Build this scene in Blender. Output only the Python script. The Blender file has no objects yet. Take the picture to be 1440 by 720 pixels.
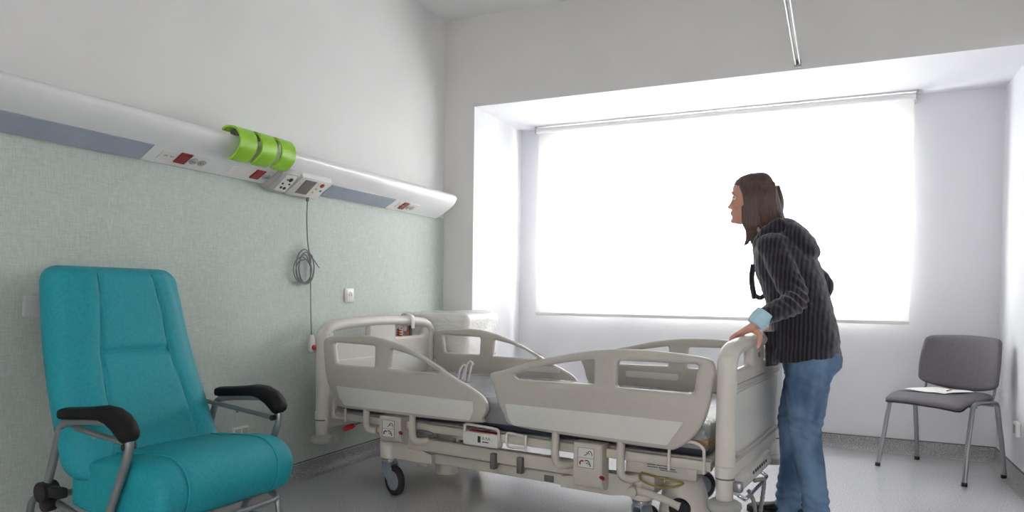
import bpy, bmesh, math, random
from mathutils import Vector, Matrix, Euler
random.seed(7)
SC = bpy.context.scene
COL = SC.collection
PI = math.pi

# ------------------------------------------------------------------ materials
def lin(c):
    out = []
    for v in c:
        v /= 255.0
        out.append(v / 12.92 if v <= 0.04045 else ((v + 0.055) / 1.055) ** 2.4)
    return (out[0], out[1], out[2], 1.0)

def mat(name, rgb, rough=0.5, metal=0.0, noise=None, bump=None, spec=0.5, coat=0.0, stretch=None):
    """noise = (amount, scale): mottles the colour; bump = (strength, scale)"""
    m = bpy.data.materials.new(name); m.use_nodes = True
    nt = m.node_tree; b = nt.nodes['Principled BSDF']
    b.inputs['Base Color'].default_value = lin(rgb)
    b.inputs['Roughness'].default_value = rough
    b.inputs['Metallic'].default_value = metal
    b.inputs['Specular IOR Level'].default_value = spec
    b.inputs['Coat Weight'].default_value = coat
    tc = nt.nodes.new('ShaderNodeTexCoord')
    src = tc.outputs['Object']
    if stretch:
        mp = nt.nodes.new('ShaderNodeMapping'); mp.inputs['Scale'].default_value = stretch
        nt.links.new(src, mp.inputs['Vector']); src = mp.outputs['Vector']
    if noise:
        n = nt.nodes.new('ShaderNodeTexNoise'); n.inputs['Scale'].default_value = noise[1]; n.inputs['Detail'].default_value = 3
        nt.links.new(src, n.inputs['Vector'])
        mx = nt.nodes.new('ShaderNodeMix'); mx.data_type = 'RGBA'; mx.blend_type = 'MIX'
        c = lin(rgb); a = noise[0]
        mx.inputs['A'].default_value = (c[0] * (1 - a), c[1] * (1 - a), c[2] * (1 - a), 1)
        mx.inputs['B'].default_value = (min(1, c[0] * (1 + a)), min(1, c[1] * (1 + a)), min(1, c[2] * (1 + a)), 1)
        rp = nt.nodes.new('ShaderNodeMapRange'); rp.inputs['From Min'].default_value = 0.3; rp.inputs['From Max'].default_value = 0.7
        nt.links.new(n.outputs['Fac'], rp.inputs['Value'])
        nt.links.new(rp.outputs['Result'], mx.inputs['Factor'])
        nt.links.new(mx.outputs['Result'], b.inputs['Base Color'])
    if bump:
        n2 = nt.nodes.new('ShaderNodeTexNoise'); n2.inputs['Scale'].default_value = bump[1]; n2.inputs['Detail'].default_value = 4
        nt.links.new(src, n2.inputs['Vector'])
        bp = nt.nodes.new('ShaderNodeBump'); bp.inputs['Strength'].default_value = bump[0]; bp.inputs['Distance'].default_value = 0.01
        nt.links.new(n2.outputs['Fac'], bp.inputs['Height'])
        nt.links.new(bp.outputs['Normal'], b.inputs['Normal'])
    return m

M = {}
M['wall'] = mat('painted wall', (226, 226, 225), 0.75, noise=(0.02, 3), bump=(0.03, 120))
M['wall_gray'] = mat('grey painted wall', (222, 221, 219), 0.8, noise=(0.02, 3), bump=(0.03, 120))
M['wall_rear'] = mat('taupe rear wall', (120, 114, 108), 0.8, noise=(0.03, 3))  # unseen wall, toned dark to cut bounce onto the near left wall
M['reveal'] = mat('white painted reveal', (222, 222, 226), 0.7, noise=(0.015, 3), bump=(0.03, 120))
M['ceiling'] = mat('ceiling paint', (228, 228, 228), 0.85, noise=(0.02, 2))
M['white_plastic'] = mat('white plastic', (232, 231, 228), 0.35, noise=(0.015, 8))
M['white_gloss'] = mat('white lacquer', (236, 236, 236), 0.28, noise=(0.012, 6))
M['lens'] = mat('grey lamp diffuser', (150, 157, 172), 0.4, noise=(0.05, 6))
M['green'] = mat('lime green plastic', (128, 178, 34), 0.32, noise=(0.04, 12))
M['bed_gray'] = mat('warm grey bed plastic', (180, 176, 168), 0.45, noise=(0.025, 40), bump=(0.04, 300))
M['bed_cream'] = mat('cream bed plastic', (212, 208, 200), 0.42, noise=(0.02, 30))
M['bed_inlay'] = mat('pale grey inlay', (214, 213, 208), 0.5, noise=(0.02, 30))
M['bed_paint'] = mat('grey beige painted steel', (186, 182, 172), 0.45, noise=(0.03, 20))
M['bed_dark'] = mat('dark grey plastic', (88, 88, 88), 0.5, noise=(0.05, 30))
M['chrome'] = mat('chrome', (205, 205, 208), 0.15, 1.0, noise=(0.03, 20))
M['steel'] = mat('grey painted tube', (128, 130, 133), 0.35, 0.55, noise=(0.04, 20))
M['rubber'] = mat('black rubber', (20, 20, 22), 0.6, noise=(0.1, 30))
M['black_pad'] = mat('black armrest foam', (9, 8, 9), 0.6, noise=(0.1, 60), bump=(0.05, 250), spec=0.2)
M['disc'] = mat('grey bumper rubber', (164, 164, 160), 0.55, noise=(0.03, 30))
M['caster_gray'] = mat('blue grey caster plastic', (118, 128, 138), 0.4, noise=(0.04, 30))
M['red'] = mat('red plastic', (160, 28, 20), 0.4, noise=(0.05, 30))
M['dark_red'] = mat('dark red socket', (120, 10, 18), 0.35, noise=(0.05, 30))
M['orange'] = mat('orange cable', (205, 78, 24), 0.45, noise=(0.06, 60))
M['tan'] = mat('tan plastic', (176, 130, 88), 0.5, noise=(0.05, 40))
M['brown_strap'] = mat('brown band', (128, 98, 66), 0.7, noise=(0.08, 60))
M['yellow'] = mat('yellow green cable', (116, 108, 40), 0.5, noise=(0.1, 80))
M['ink'] = mat('dark print', (40, 40, 42), 0.6, noise=(0.05, 60))
M['paper'] = mat('white paper', (240, 240, 238), 0.7, noise=(0.01, 20))
M['socket_gray'] = mat('grey socket plastic', (176, 176, 174), 0.4, noise=(0.03, 30))
M['cable'] = mat('grey cable', (112, 114, 114), 0.5, noise=(0.05, 60))
M['mattress'] = mat('navy mattress cover', (44, 47, 60), 0.35, noise=(0.15, 12), bump=(0.25, 14))
M['teal_led'] = mat('teal button', (60, 140, 140), 0.4, noise=(0.05, 60))
M['yellow_led'] = mat('yellow button', (210, 190, 120), 0.4, noise=(0.05, 60))

def film_material(name, base, alpha):
    m = bpy.data.materials.new(name); m.use_nodes = True
    nt = m.node_tree; nt.nodes.clear()
    out = nt.nodes.new('ShaderNodeOutputMaterial')
    b = nt.nodes.new('ShaderNodeBsdfPrincipled'); b.inputs['Base Color'].default_value = lin(base)
    b.inputs['Roughness'].default_value = 0.18; b.inputs['Specular IOR Level'].default_value = 0.8
    tr = nt.nodes.new('ShaderNodeBsdfTransparent')
    mx = nt.nodes.new('ShaderNodeMixShader'); mx.inputs['Fac'].default_value = alpha
    tc = nt.nodes.new('ShaderNodeTexCoord')
    mp = nt.nodes.new('ShaderNodeMapping'); mp.inputs['Scale'].default_value = (7, 16, 16)
    mp.inputs['Rotation'].default_value = (0.3, 0.2, 0.5)
    n = nt.nodes.new('ShaderNodeTexNoise'); n.inputs['Scale'].default_value = 1.6; n.inputs['Detail'].default_value = 3; n.inputs['Distortion'].default_value = 1.2
    bp = nt.nodes.new('ShaderNodeBump'); bp.inputs['Strength'].default_value = 0.9; bp.inputs['Distance'].default_value = 0.02
    nt.links.new(tc.outputs['Object'], mp.inputs['Vector']); nt.links.new(mp.outputs['Vector'], n.inputs['Vector'])
    nt.links.new(n.outputs['Fac'], bp.inputs['Height']); nt.links.new(bp.outputs['Normal'], b.inputs['Normal'])
    nt.links.new(tr.outputs[0], mx.inputs[1]); nt.links.new(b.outputs[0], mx.inputs[2]); nt.links.new(mx.outputs[0], out.inputs['Surface'])
    return m
M['film'] = film_material('clear plastic film', (225, 226, 230), 0.38)
M['film_white'] = film_material('milky plastic film', (244, 243, 241), 0.85)
for n_ in M['film_white'].node_tree.nodes:
    if n_.type == 'BUMP': n_.inputs['Strength'].default_value = 0.35

def speckle(name, base, dark, light, rough, scale=260):
    m = mat(name, base, rough)
    nt = m.node_tree; b = nt.nodes['Principled BSDF']
    tc = nt.nodes.new('ShaderNodeTexCoord')
    v = nt.nodes.new('ShaderNodeTexNoise'); v.inputs['Scale'].default_value = scale; v.inputs['Detail'].default_value = 2
    cr = nt.nodes.new('ShaderNodeValToRGB')
    e = cr.color_ramp.elements
    e[0].position = 0.36; e[0].color = lin(dark)
    e[1].position = 0.46; e[1].color = lin(base)
    x = cr.color_ramp.elements.new(0.56); x.color = lin(base)
    x = cr.color_ramp.elements.new(0.66); x.color = lin(light)
    nt.links.new(tc.outputs['Object'], v.inputs['Vector'])
    nt.links.new(v.outputs['Fac'], cr.inputs['Fac']); nt.links.new(cr.outputs['Color'], b.inputs['Base Color'])
    return m
M['floor'] = speckle('speckled vinyl floor', (200, 199, 202), (172, 172, 176), (222, 221, 224), 0.26, 150)
M['floor'].node_tree.nodes['Principled BSDF'].inputs['Coat Weight'].default_value = 1.0
M['floor'].node_tree.nodes['Principled BSDF'].inputs['Coat Roughness'].default_value = 0.16
M['base'] = speckle('speckled vinyl skirting', (150, 149, 150), (118, 118, 120), (182, 181, 182), 0.5, 150)

def mint_material():
    m = mat('mint woven wallcovering', (178, 196, 188), 0.7)
    nt = m.node_tree; b = nt.nodes['Principled BSDF']
    tc = nt.nodes.new('ShaderNodeTexCoord')
    cols = []
    for sc in ((1, 260, 26), (1, 30, 300)):
        mp = nt.nodes.new('ShaderNodeMapping'); mp.inputs['Scale'].default_value = sc
        n = nt.nodes.new('ShaderNodeTexNoise'); n.inputs['Scale'].default_value = 1.0; n.inputs['Detail'].default_value = 2
        nt.links.new(tc.outputs['Object'], mp.inputs['Vector']); nt.links.new(mp.outputs['Vector'], n.inputs['Vector'])
        cols.append(n)
    ad = nt.nodes.new('ShaderNodeMath'); ad.operation = 'ADD'
    nt.links.new(cols[0].outputs['Fac'], ad.inputs[0]); nt.links.new(cols[1].outputs['Fac'], ad.inputs[1])
    cr = nt.nodes.new('ShaderNodeValToRGB')
    cr.color_ramp.elements[0].position = 0.35; cr.color_ramp.elements[0].color = lin((172, 181, 175))
    cr.color_ramp.elements[1].position = 0.65; cr.color_ramp.elements[1].color = lin((194, 203, 197))
    hv = nt.nodes.new('ShaderNodeMath'); hv.operation = 'MULTIPLY'; hv.inputs[1].default_value = 0.5
    nt.links.new(ad.outputs[0], hv.inputs[0]); nt.links.new(hv.outputs[0], cr.inputs['Fac'])
    nt.links.new(cr.outputs['Color'], b.inputs['Base Color'])
    bp = nt.nodes.new('ShaderNodeBump'); bp.inputs['Strength'].default_value = 0.12; bp.inputs['Distance'].default_value = 0.004
    nt.links.new(hv.outputs[0], bp.inputs['Height']); nt.links.new(bp.outputs['Normal'], b.inputs['Normal'])
    return m
M['mint'] = mint_material()

def glass_material():
    m = bpy.data.materials.new('window glass'); m.use_nodes = True
    nt = m.node_tree; nt.nodes.clear()
    out = nt.nodes.new('ShaderNodeOutputMaterial')
    t = nt.nodes.new('ShaderNodeBsdfTransparent'); g = nt.nodes.new('ShaderNodeBsdfGlossy'); g.inputs['Roughness'].default_value = 0.02
    t.inputs['Color'].default_value = (0.94, 0.96, 0.96, 1)
    mx = nt.nodes.new('ShaderNodeMixShader'); mx.inputs['Fac'].default_value = 0.06
    nt.links.new(t.outputs[0], mx.inputs[1]); nt.links.new(g.outputs[0], mx.inputs[2]); nt.links.new(mx.outputs[0], out.inputs['Surface'])
    return m
M['glass'] = glass_material()

def blind_material():
    m = bpy.data.materials.new('sheer blind fabric'); m.use_nodes = True
    nt = m.node_tree; nt.nodes.clear()
    out = nt.nodes.new('ShaderNodeOutputMaterial')
    d = nt.nodes.new('ShaderNodeBsdfDiffuse'); d.inputs['Color'].default_value = (0.80, 0.80, 0.78, 1)
    t = nt.nodes.new('ShaderNodeBsdfTranslucent'); t.inputs['Color'].default_value = (0.82, 0.82, 0.81, 1)
    p = nt.nodes.new('ShaderNodeBsdfTransparent')
    w = nt.nodes.new('ShaderNodeTexNoise'); w.inputs['Scale'].default_value = 1.0
    tc = nt.nodes.new('ShaderNodeTexCoord'); mp = nt.nodes.new('ShaderNodeMapping'); mp.inputs['Scale'].default_value = (2, 1, 220)
    nt.links.new(tc.outputs['Object'], mp.inputs['Vector']); nt.links.new(mp.outputs['Vector'], w.inputs['Vector'])
    mr = nt.nodes.new('ShaderNodeMapRange'); mr.inputs['To Min'].default_value = 0.09; mr.inputs['To Max'].default_value = 0.15
    nt.links.new(w.outputs['Fac'], mr.inputs['Value'])
    a = nt.nodes.new('ShaderNodeMixShader'); a.inputs['Fac'].default_value = 0.5
    b = nt.nodes.new('ShaderNodeMixShader')
    nt.links.new(d.outputs[0], a.inputs[1]); nt.links.new(t.outputs[0], a.inputs[2])
    nt.links.new(mr.outputs['Result'], b.inputs['Fac'])
    nt.links.new(a.outputs[0], b.inputs[1]); nt.links.new(p.outputs[0], b.inputs[2]); nt.links.new(b.outputs[0], out.inputs['Surface'])
    return m
M['blind'] = blind_material()

# ------------------------------------------------------------------ geometry helpers
def fillet(pts, r, n=5):
    """round the corners of a closed 2D polygon; r is one radius or one per corner"""
    out = []; k = len(pts)
    for i in range(k):
        p0, p1, p2 = Vector(pts[i - 1]), Vector(pts[i]), Vector(pts[(i + 1) % k])
        ri = r[i] if isinstance(r, (list, tuple)) else r
        a, b = (p0 - p1), (p2 - p1)
        d = min(ri, a.length * 0.45, b.length * 0.45)
        if d < 1e-5:
            out.append(tuple(p1)); continue
        A, B = p1 + a.normalized() * d, p1 + b.normalized() * d
        for j in range(n + 1):
            t = j / n
            out.append(tuple(A * (1 - t) ** 2 + p1 * 2 * t * (1 - t) + B * t * t))
    return out

def spline(pts, n=8, closed=False):
    """Catmull-Rom through 3D points"""
    P = [Vector(p) for p in pts]; k = len(P); out = []
    segs = k if closed else k - 1
    for i in range(segs):
        p1, p2 = P[i], P[(i + 1) % k]
        p0 = P[i - 1] if (closed or i > 0) else p1 + (p1 - p2)
        p3 = P[(i + 2) % k] if (closed or i + 2 < k) else p2 + (p2 - p1)
        for j in range(n):
            t = j / n
            out.append(0.5 * ((2 * p1) + (p2 - p0) * t + (2 * p0 - 5 * p1 + 4 * p2 - p3) * t * t + (3 * p1 - p0 - 3 * p2 + p3) * t ** 3))
    if not closed: out.append(P[-1])
    return out

class MB:
    def __init__(self): self.bm = bmesh.new()
    def _add(self, verts, faces):
        vs = [self.bm.verts.new(v) for v in verts]
        for f in faces:
            try: self.bm.faces.new([vs[i] for i in f])
            except ValueError: pass
        return vs
    def box(self, c, s, bevel=0.0, rot=None, seg=2, taper=None):
        t = bmesh.new(); bmesh.ops.create_cube(t, size=1.0)
        for v in t.verts:
            v.co = Vector((v.co.x * s[0], v.co.y * s[1], v.co.z * s[2]))
        if taper:
            for v in t.verts:
                if v.co.z < 0: v.co.x *= taper; v.co.y *= taper
        if bevel > 0:
            bmesh.ops.bevel(t, geom=list(t.edges), offset=min(bevel, min(s) * 0.49), segments=seg, affect='EDGES', profile=0.5)
        R = (rot.to_matrix() if isinstance(rot, Euler) else rot) if rot is not None else Matrix.Identity(3)
        self._merge(t, R, Vector(c)); return self
    def _merge(self, t, R, c):
        m = {}
        for v in t.verts: m[v] = self.bm.verts.new(R @ v.co + c)
        for f in t.faces:
            try: self.bm.faces.new([m[v] for v in f.verts])
            except ValueError: pass
        t.free()
    def tube(self, pts, r, n=10, cap=True, closed=False, flat=None):
        P = [Vector(p) for p in pts]; k = len(P)
        rr = r if isinstance(r, (list, tuple)) else [r] * k
        T = []
        for i in range(k):
            if closed: t = P[(i + 1) % k] - P[i - 1]
            else: t = P[min(i + 1, k - 1)] - P[max(i - 1, 0)]
            T.append(t.normalized() if t.length > 1e-9 else Vector((0, 0, 1)))
        up = Vector((0, 0, 1)) if abs(T[0].z) < 0.9 else Vector((1, 0, 0))
        nrm = (up - T[0] * up.dot(T[0])).normalized()
        rings = []
        for i in range(k):
            nrm = nrm - T[i] * nrm.dot(T[i])
            nrm = nrm.normalized() if nrm.length > 1e-6 else T[i].orthogonal().normalized()
            b = T[i].cross(nrm)
            f = flat or (1, 1)
            rings.append([P[i] + (nrm * math.cos(a) * f[0] + b * math.sin(a) * f[1]) * rr[i] for a in [2 * PI * j / n for j in range(n)]])
        self.loft(rings, cap and not closed, closed); return self
    def loft(self, rings, cap=True, closed=False):
        n = len(rings[0]); V = [[self.bm.verts.new(p) for p in ring] for ring in rings]
        m = len(V) if closed else len(V) - 1
        for i in range(m):
            A, B = V[i], V[(i + 1) % len(V)]
            for j in range(n):
                try: self.bm.faces.new((A[j], A[(j + 1) % n], B[(j + 1) % n], B[j]))
                except ValueError: pass
        if cap:
            try: self.bm.faces.new(list(reversed(V[0])))
            except ValueError: pass
            try: self.bm.faces.new(V[-1])
            except ValueError: pass
        return self
    def cyl(self, p0, p1, r0, r1=None, n=24, bevel=0.0):
        p0, p1 = Vector(p0), Vector(p1); r1 = r0 if r1 is None else r1
        d = (p1 - p0); L = d.length; d.normalize()
        if bevel > 0:
            prof = [(0, r0 - bevel), (bevel * .3, r0 - bevel * .3), (bevel, r0), (L - bevel, r1), (L - bevel * .3, r1 - bevel * .3), (L, r1 - bevel)]
        else: prof = [(0, r0), (L, r1)]
        a = d.orthogonal().normalized(); b = d.cross(a)
        self.loft([[p0 + d * h + (a * math.cos(t) + b * math.sin(t)) * r for t in [2 * PI * j / n for j in range(n)]] for h, r in prof]); return self
    def lathe(self, prof, c=(0, 0, 0), axis=(0, 0, 1), n=28):
        d = Vector(axis).normalized(); a = d.orthogonal().normalized(); b = d.cross(a); c = Vector(c)
        self.loft([[c + d * h + (a * math.cos(t) + b * math.sin(t)) * max(r, 1e-4) for t in [2 * PI * j / n for j in range(n)]] for r, h in prof]); return self
    def ball(self, c, s, rot=None, u=16, v=10):
        t = bmesh.new(); bmesh.ops.create_uvsphere(t, u_segments=u, v_segments=v, radius=1.0)
        for x in t.verts: x.co = Vector((x.co.x * s[0], x.co.y * s[1], x.co.z * s[2]))
        R = rot.to_matrix() if rot is not None else Matrix.Identity(3)
        self._merge(t, R, Vector(c)); return self
    def prism(self, poly, f0, f1):
        """poly: 2D outline; f0/f1 map (a,b) to 3D for the two faces"""
        n = len(poly)
        A = [self.bm.verts.new(f0(*p)) for p in poly]; B = [self.bm.verts.new(f1(*p)) for p in poly]
        for i in range(n): self.bm.faces.new((A[i], A[(i + 1) % n], B[(i + 1) % n], B[i]))
        self.bm.faces.new(list(reversed(A))); self.bm.faces.new(B); return self
    def build(self, name, m, parent=None, loc=None, angle=40, smooth=True):
        me = bpy.data.meshes.new(name)
        bmesh.ops.recalc_face_normals(self.bm, faces=self.bm.faces)
        self.bm.to_mesh(me); self.bm.free()
        return link(name, me, m, parent, loc, angle, smooth)

def link(name, me, m, parent=None, loc=None, angle=40, smooth=True):
    if smooth:
        for p in me.polygons: p.use_smooth = True
        me.set_sharp_from_angle(angle=math.radians(angle))
    me.materials.clear(); me.materials.append(m)
    o = bpy.data.objects.new(name, me); COL.objects.link(o)
    if loc is not None: o.location = loc
    if parent is not None: o.parent = parent
    return o

def plate(name, outer, holes, t, bevel, basis, m, parent=None, res=2):
    """flat plate with holes: outlines in (a,b), thickness t centred on the plane; basis = 4x4 that maps a,b,thickness to the parent's space"""
    cu = bpy.data.curves.new('plate_outline', 'CURVE'); cu.dimensions = '2D'; cu.fill_mode = 'BOTH'
    cu.extrude = max(t / 2 - bevel, 0.0005); cu.bevel_depth = bevel; cu.bevel_resolution = res; cu.offset = -bevel
    for poly in [outer] + list(holes):
        s = cu.splines.new('POLY'); s.points.add(len(poly) - 1); s.use_cyclic_u = True
        for i, p in enumerate(poly): s.points[i].co = (p[0], p[1], 0, 1)
    ob = bpy.data.objects.new('plate_tmp', cu); COL.objects.link(ob)
    dg = bpy.context.evaluated_depsgraph_get(); dg.update()
    me = bpy.data.meshes.new_from_object(ob.evaluated_get(dg))
    bpy.data.objects.remove(ob); bpy.data.curves.remove(cu)
    bm = bmesh.new(); bm.from_mesh(me); bmesh.ops.remove_doubles(bm, verts=bm.verts, dist=1e-5)
    bmesh.ops.recalc_face_normals(bm, faces=bm.faces); bm.to_mesh(me); bm.free()
    me.transform(basis)
    me.name = name
    return link(name, me, m, parent, angle=50)

def remeshed(mb, voxel, smooth_it=4, factor=0.5, sub=0):
    """merge overlapping closed shapes into one continuous surface"""
    me = bpy.data.meshes.new('rm'); bmesh.ops.recalc_face_normals(mb.bm, faces=mb.bm.faces); mb.bm.to_mesh(me); mb.bm.free()
    ob = bpy.data.objects.new('rm', me); COL.objects.link(ob)
    r = ob.modifiers.new('r', 'REMESH'); r.mode = 'VOXEL'; r.voxel_size = voxel
    if smooth_it:
        s = ob.modifiers.new('s', 'SMOOTH'); s.iterations = smooth_it; s.factor = factor
    dg = bpy.context.evaluated_depsgraph_get(); dg.update()
    out = bpy.data.meshes.new_from_object(ob.evaluated_get(dg))
    bpy.data.objects.remove(ob); bpy.data.meshes.remove(me)
    return out

def empty(name, loc, rz=0.0):
    o = bpy.data.objects.new(name, None); COL.objects.link(o)
    o.location = loc; o.rotation_euler = (0, 0, rz); o.empty_display_size = 0.1
    return o
def tag(o, label, cat, group=None):
    o['label'] = label; o['category'] = cat
    if group: o['group'] = group
    return o
def struct(o): o['kind'] = 'structure'; return o
def thing(name, loc, label, cat, rz=0.0, group=None): return tag(empty(name, loc, rz), label, cat, group)

def basis(origin, a, b, n):
    a, b, n = Vector(a), Vector(b), Vector(n)
    return Matrix(((a.x, b.x, n.x, origin[0]), (a.y, b.y, n.y, origin[1]), (a.z, b.z, n.z, origin[2]), (0, 0, 0, 1)))

# ------------------------------------------------------------------ camera
def make_camera():
    yaw, pitch, roll, F, cy = -0.433068984, -0.0204411127, 0.0132518395, 982.78187, 434.315704
    f = Vector((math.sin(yaw) * math.cos(pitch), math.cos(yaw) * math.cos(pitch), math.sin(pitch)))
    r0 = Vector((math.cos(yaw), -math.sin(yaw), 0)); u0 = r0.cross(f)
    r = r0 * math.cos(roll) + u0 * math.sin(roll); u = r.cross(f)
    cd = bpy.data.cameras.new('camera'); cd.sensor_width = 36.0; cd.lens = 36.0 * F / 1440.0
    cd.shift_y = (cy - 360.0) / 1440.0; cd.clip_start = 0.05
    co = bpy.data.objects.new('camera', cd); COL.objects.link(co)
    co.matrix_world = Matrix(((r.x, u.x, -f.x, 0), (r.y, u.y, -f.y, 0), (r.z, u.z, -f.z, 1.05), (0, 0, 0, 1)))
    SC.camera = co
make_camera()

# ------------------------------------------------------------------ room shell
XL, XA, XR, YB, YA, ZC, ZL, YR = -2.71, -2.462, 0.972, 4.6, 5.46, 3.10, 2.445, -2.2
struct(MB().box(((XL + XR) / 2, (YR + 5.8) / 2 - 1, -0.1), (XR - XL + 0.6, 5.8 - YR + 2.6, 0.2)).build('floor', M['floor'], smooth=False))
struct(MB().box(((XL + XR) / 2, (YR + 5.8) / 2 - 1, ZC + 0.1), (XR - XL + 0.6, 5.8 - YR + 2.6, 0.2)).build('ceiling', M['ceiling'], smooth=False))
struct(MB().box((XL - 0.1, (YR + 5.8) / 2, ZC / 2), (0.2, 5.8 - YR, ZC)).build('wall_left', M['wall'], smooth=False))
struct(MB().box((XR + 0.1, (YR + 5.8) / 2, ZC / 2), (0.2, 5.8 - YR, ZC)).build('wall_right', M['reveal'], smooth=False))
# unseen rear wall; its doorway is invented to let fill light in
DX0, DX1, DZ = -1.05, .35, 2.25
struct(MB().box(((XL - .2 + DX0) / 2, YR - 0.1, ZC / 2), (DX0 - XL + .2, 0.2, ZC)).box(((XR + .2 + DX1) / 2, YR - 0.1, ZC / 2), (XR + .2 - DX1, 0.2, ZC)).box(((DX0 + DX1) / 2, YR - .1, (DZ + ZC) / 2), (DX1 - DX0, .2, ZC - DZ)).build('wall_rear', M['wall_rear'], smooth=False))
d_ = MB()
for x in (DX0, DX1): d_.box((x, YR - .1, DZ / 2), (.06, .24, DZ), .006)
d_.box(((DX0 + DX1) / 2, YR - .1, DZ), (DX1 - DX0 + .06, .24, .06), .006)
struct(d_.build('fill_door_1', M['white_plastic']))  # frame of the invented doorway, out of view
struct(MB().box(((DX0 + DX1) / 2, YR - 1.9, ZC / 2), (4.0, .1, ZC)).build('wall_behind_fill', M['wall_gray'], smooth=False))  # unseen wall added beyond the invented doorway
# back wall: pier at the left and deep lintel over the alcove
struct(MB().box(((XL + XA) / 2, (YB + 5.8) / 2, ZC / 2), (XA - XL, 5.8 - YB, ZC)).box(((XA + XR) / 2, (YB + 5.8) / 2, (ZL + ZC) / 2), (XR - XA, 5.8 - YB, ZC - ZL)).build('wall_back', M['wall_gray'], smooth=False))
# white reveal linings of the alcove
struct(MB().box((XA + 0.004, (YB + YA) / 2, ZL / 2), (0.008, YA - YB, ZL)).build('trim_1', M['reveal'], smooth=False))
struct(MB().box(((XA + XR) / 2, (YB + YA) / 2, ZL - 0.004), (XR - XA, YA - YB, 0.008)).build('trim_2', M['reveal'], smooth=False))
# alcove back wall with the window opening
WX0, WX1, WZ0, WZ1 = -2.20, 0.42, 0.93, 2.28
w = MB()
w.box(((XA + WX0) / 2, 5.63, ZL / 2), (WX0 - XA, 0.34, ZL)); w.box(((WX1 + XR) / 2, 5.63, ZL / 2), (XR - WX1, 0.34, ZL))
w.box(((WX0 + WX1) / 2, 5.63, WZ0 / 2), (WX1 - WX0, 0.34, WZ0)); w.box(((WX0 + WX1) / 2, 5.63, (WZ1 + ZL) / 2), (WX1 - WX0, 0.34, ZL - WZ1))
struct(w.build('wall_alcove', M['reveal'], smooth=False))

# mint wallcovering on the left wall
mw = struct(MB().box((XL + 0.003, (YR + YB) / 2, (0.085 + 1.62) / 2), (0.006, YB - YR - 0.002, 1.62 - 0.085)).build('wall_covering', M['mint'], smooth=False))

# coved skirting
def cove(name, p0, p1, inward, h=0.09):
    prof = [(0, h), (0.004, h), (0.0045, 0.05), (0.008, 0.025), (0.018, 0.010), (0.034, 0.0025), (0.05, 0.0008), (0.05, 0.0), (0, 0.0)]
    p0, p1, d = Vector(p0), Vector(p1), Vector(inward)
    b = MB(); b.loft([[p + d * a + Vector((0, 0, z)) for a, z in prof] for p in (p0, p1)])
    o = struct(b.build(name, M['base']))
    c = MB(); q = d * 0.003 + Vector((0, 0, h + 0.003)); mid = (p0 + p1) / 2 + q; L = (p1 - p0)
    c.box(mid, (abs(L.x) + abs(d.x) * 0.008, abs(L.y) + abs(d.y) * 0.008, 0.006))
    c.build('cap_strip', M['bed_dark'], o, smooth=False)
cove('baseboard_left', (XL + 0.0005, YR, 0), (XL + 0.0005, YB, 0), (1, 0, 0))
cove('baseboard_back', (XA + .009, YA - 0.0005, 0), (XR, YA - 0.0005, 0), (0, -1, 0))
cove('baseboard_right', (XR - 0.0005, YR, 0), (XR - 0.0005, YA, 0), (-1, 0, 0))
cove('baseboard_alcove', (XA + 0.0085, YB, 0), (XA + 0.0085, YA, 0), (1, 0, 0))

# window: frame with three lights, sashes, panes, outside shutter partly lowered
win = struct(empty('window_1', ((WX0 + WX1) / 2, 5.56, WZ0)))
def wl(o): o.location = o.location - win.location; return o
f = MB()
for x0, x1, z0, z1 in ((WX0, WX0 + .06, WZ0, WZ1), (WX1 - .06, WX1, WZ0, WZ1), (WX0, WX1, WZ0, WZ0 + .06), (WX0, WX1, WZ1 - .06, WZ1), (-1.535, -1.465, WZ0, WZ1), (-.285, -.215, WZ0, WZ1)):
    f.box(((x0 + x1) / 2, 5.56, (z0 + z1) / 2), (x1 - x0, 0.07, z1 - z0), 0.006)
wl(struct(f.build('window_frame', M['white_plastic'], win)))
for x0, x1 in ((WX0 + .06, -1.535), (-1.465, -.285), (-.215, WX1 - .06)):
    s = MB(); z0, z1 = WZ0 + .06, WZ1 - .06
    for a0, a1, b0, b1 in ((x0, x0 + .05, z0, z1), (x1 - .05, x1, z0, z1), (x0, x1, z0, z0 + .05), (x0, x1, z1 - .05, z1)):
        s.box(((a0 + a1) / 2, 5.555, (b0 + b1) / 2), (a1 - a0, 0.06, b1 - b0), 0.006)
    so = wl(s.build('window_sash', M['white_plastic'], win))
    g = MB().box(((x0 + x1) / 2, 5.56, (z0 + z1) / 2), (x1 - x0 - .09, 0.006, z1 - z0 - .09)).build('window_pane', M['glass'], win, smooth=False); wl(g)
sh = MB()
for k in range(7):
    z = 2.26 - k * 0.034
    sh.box(((WX0 + WX1) / 2, 5.70, z), (WX1 - WX0 - .01, 0.012, 0.0335), 0.004)
wl(sh.build('outside_shutter', M['white_plastic'], win))

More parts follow.
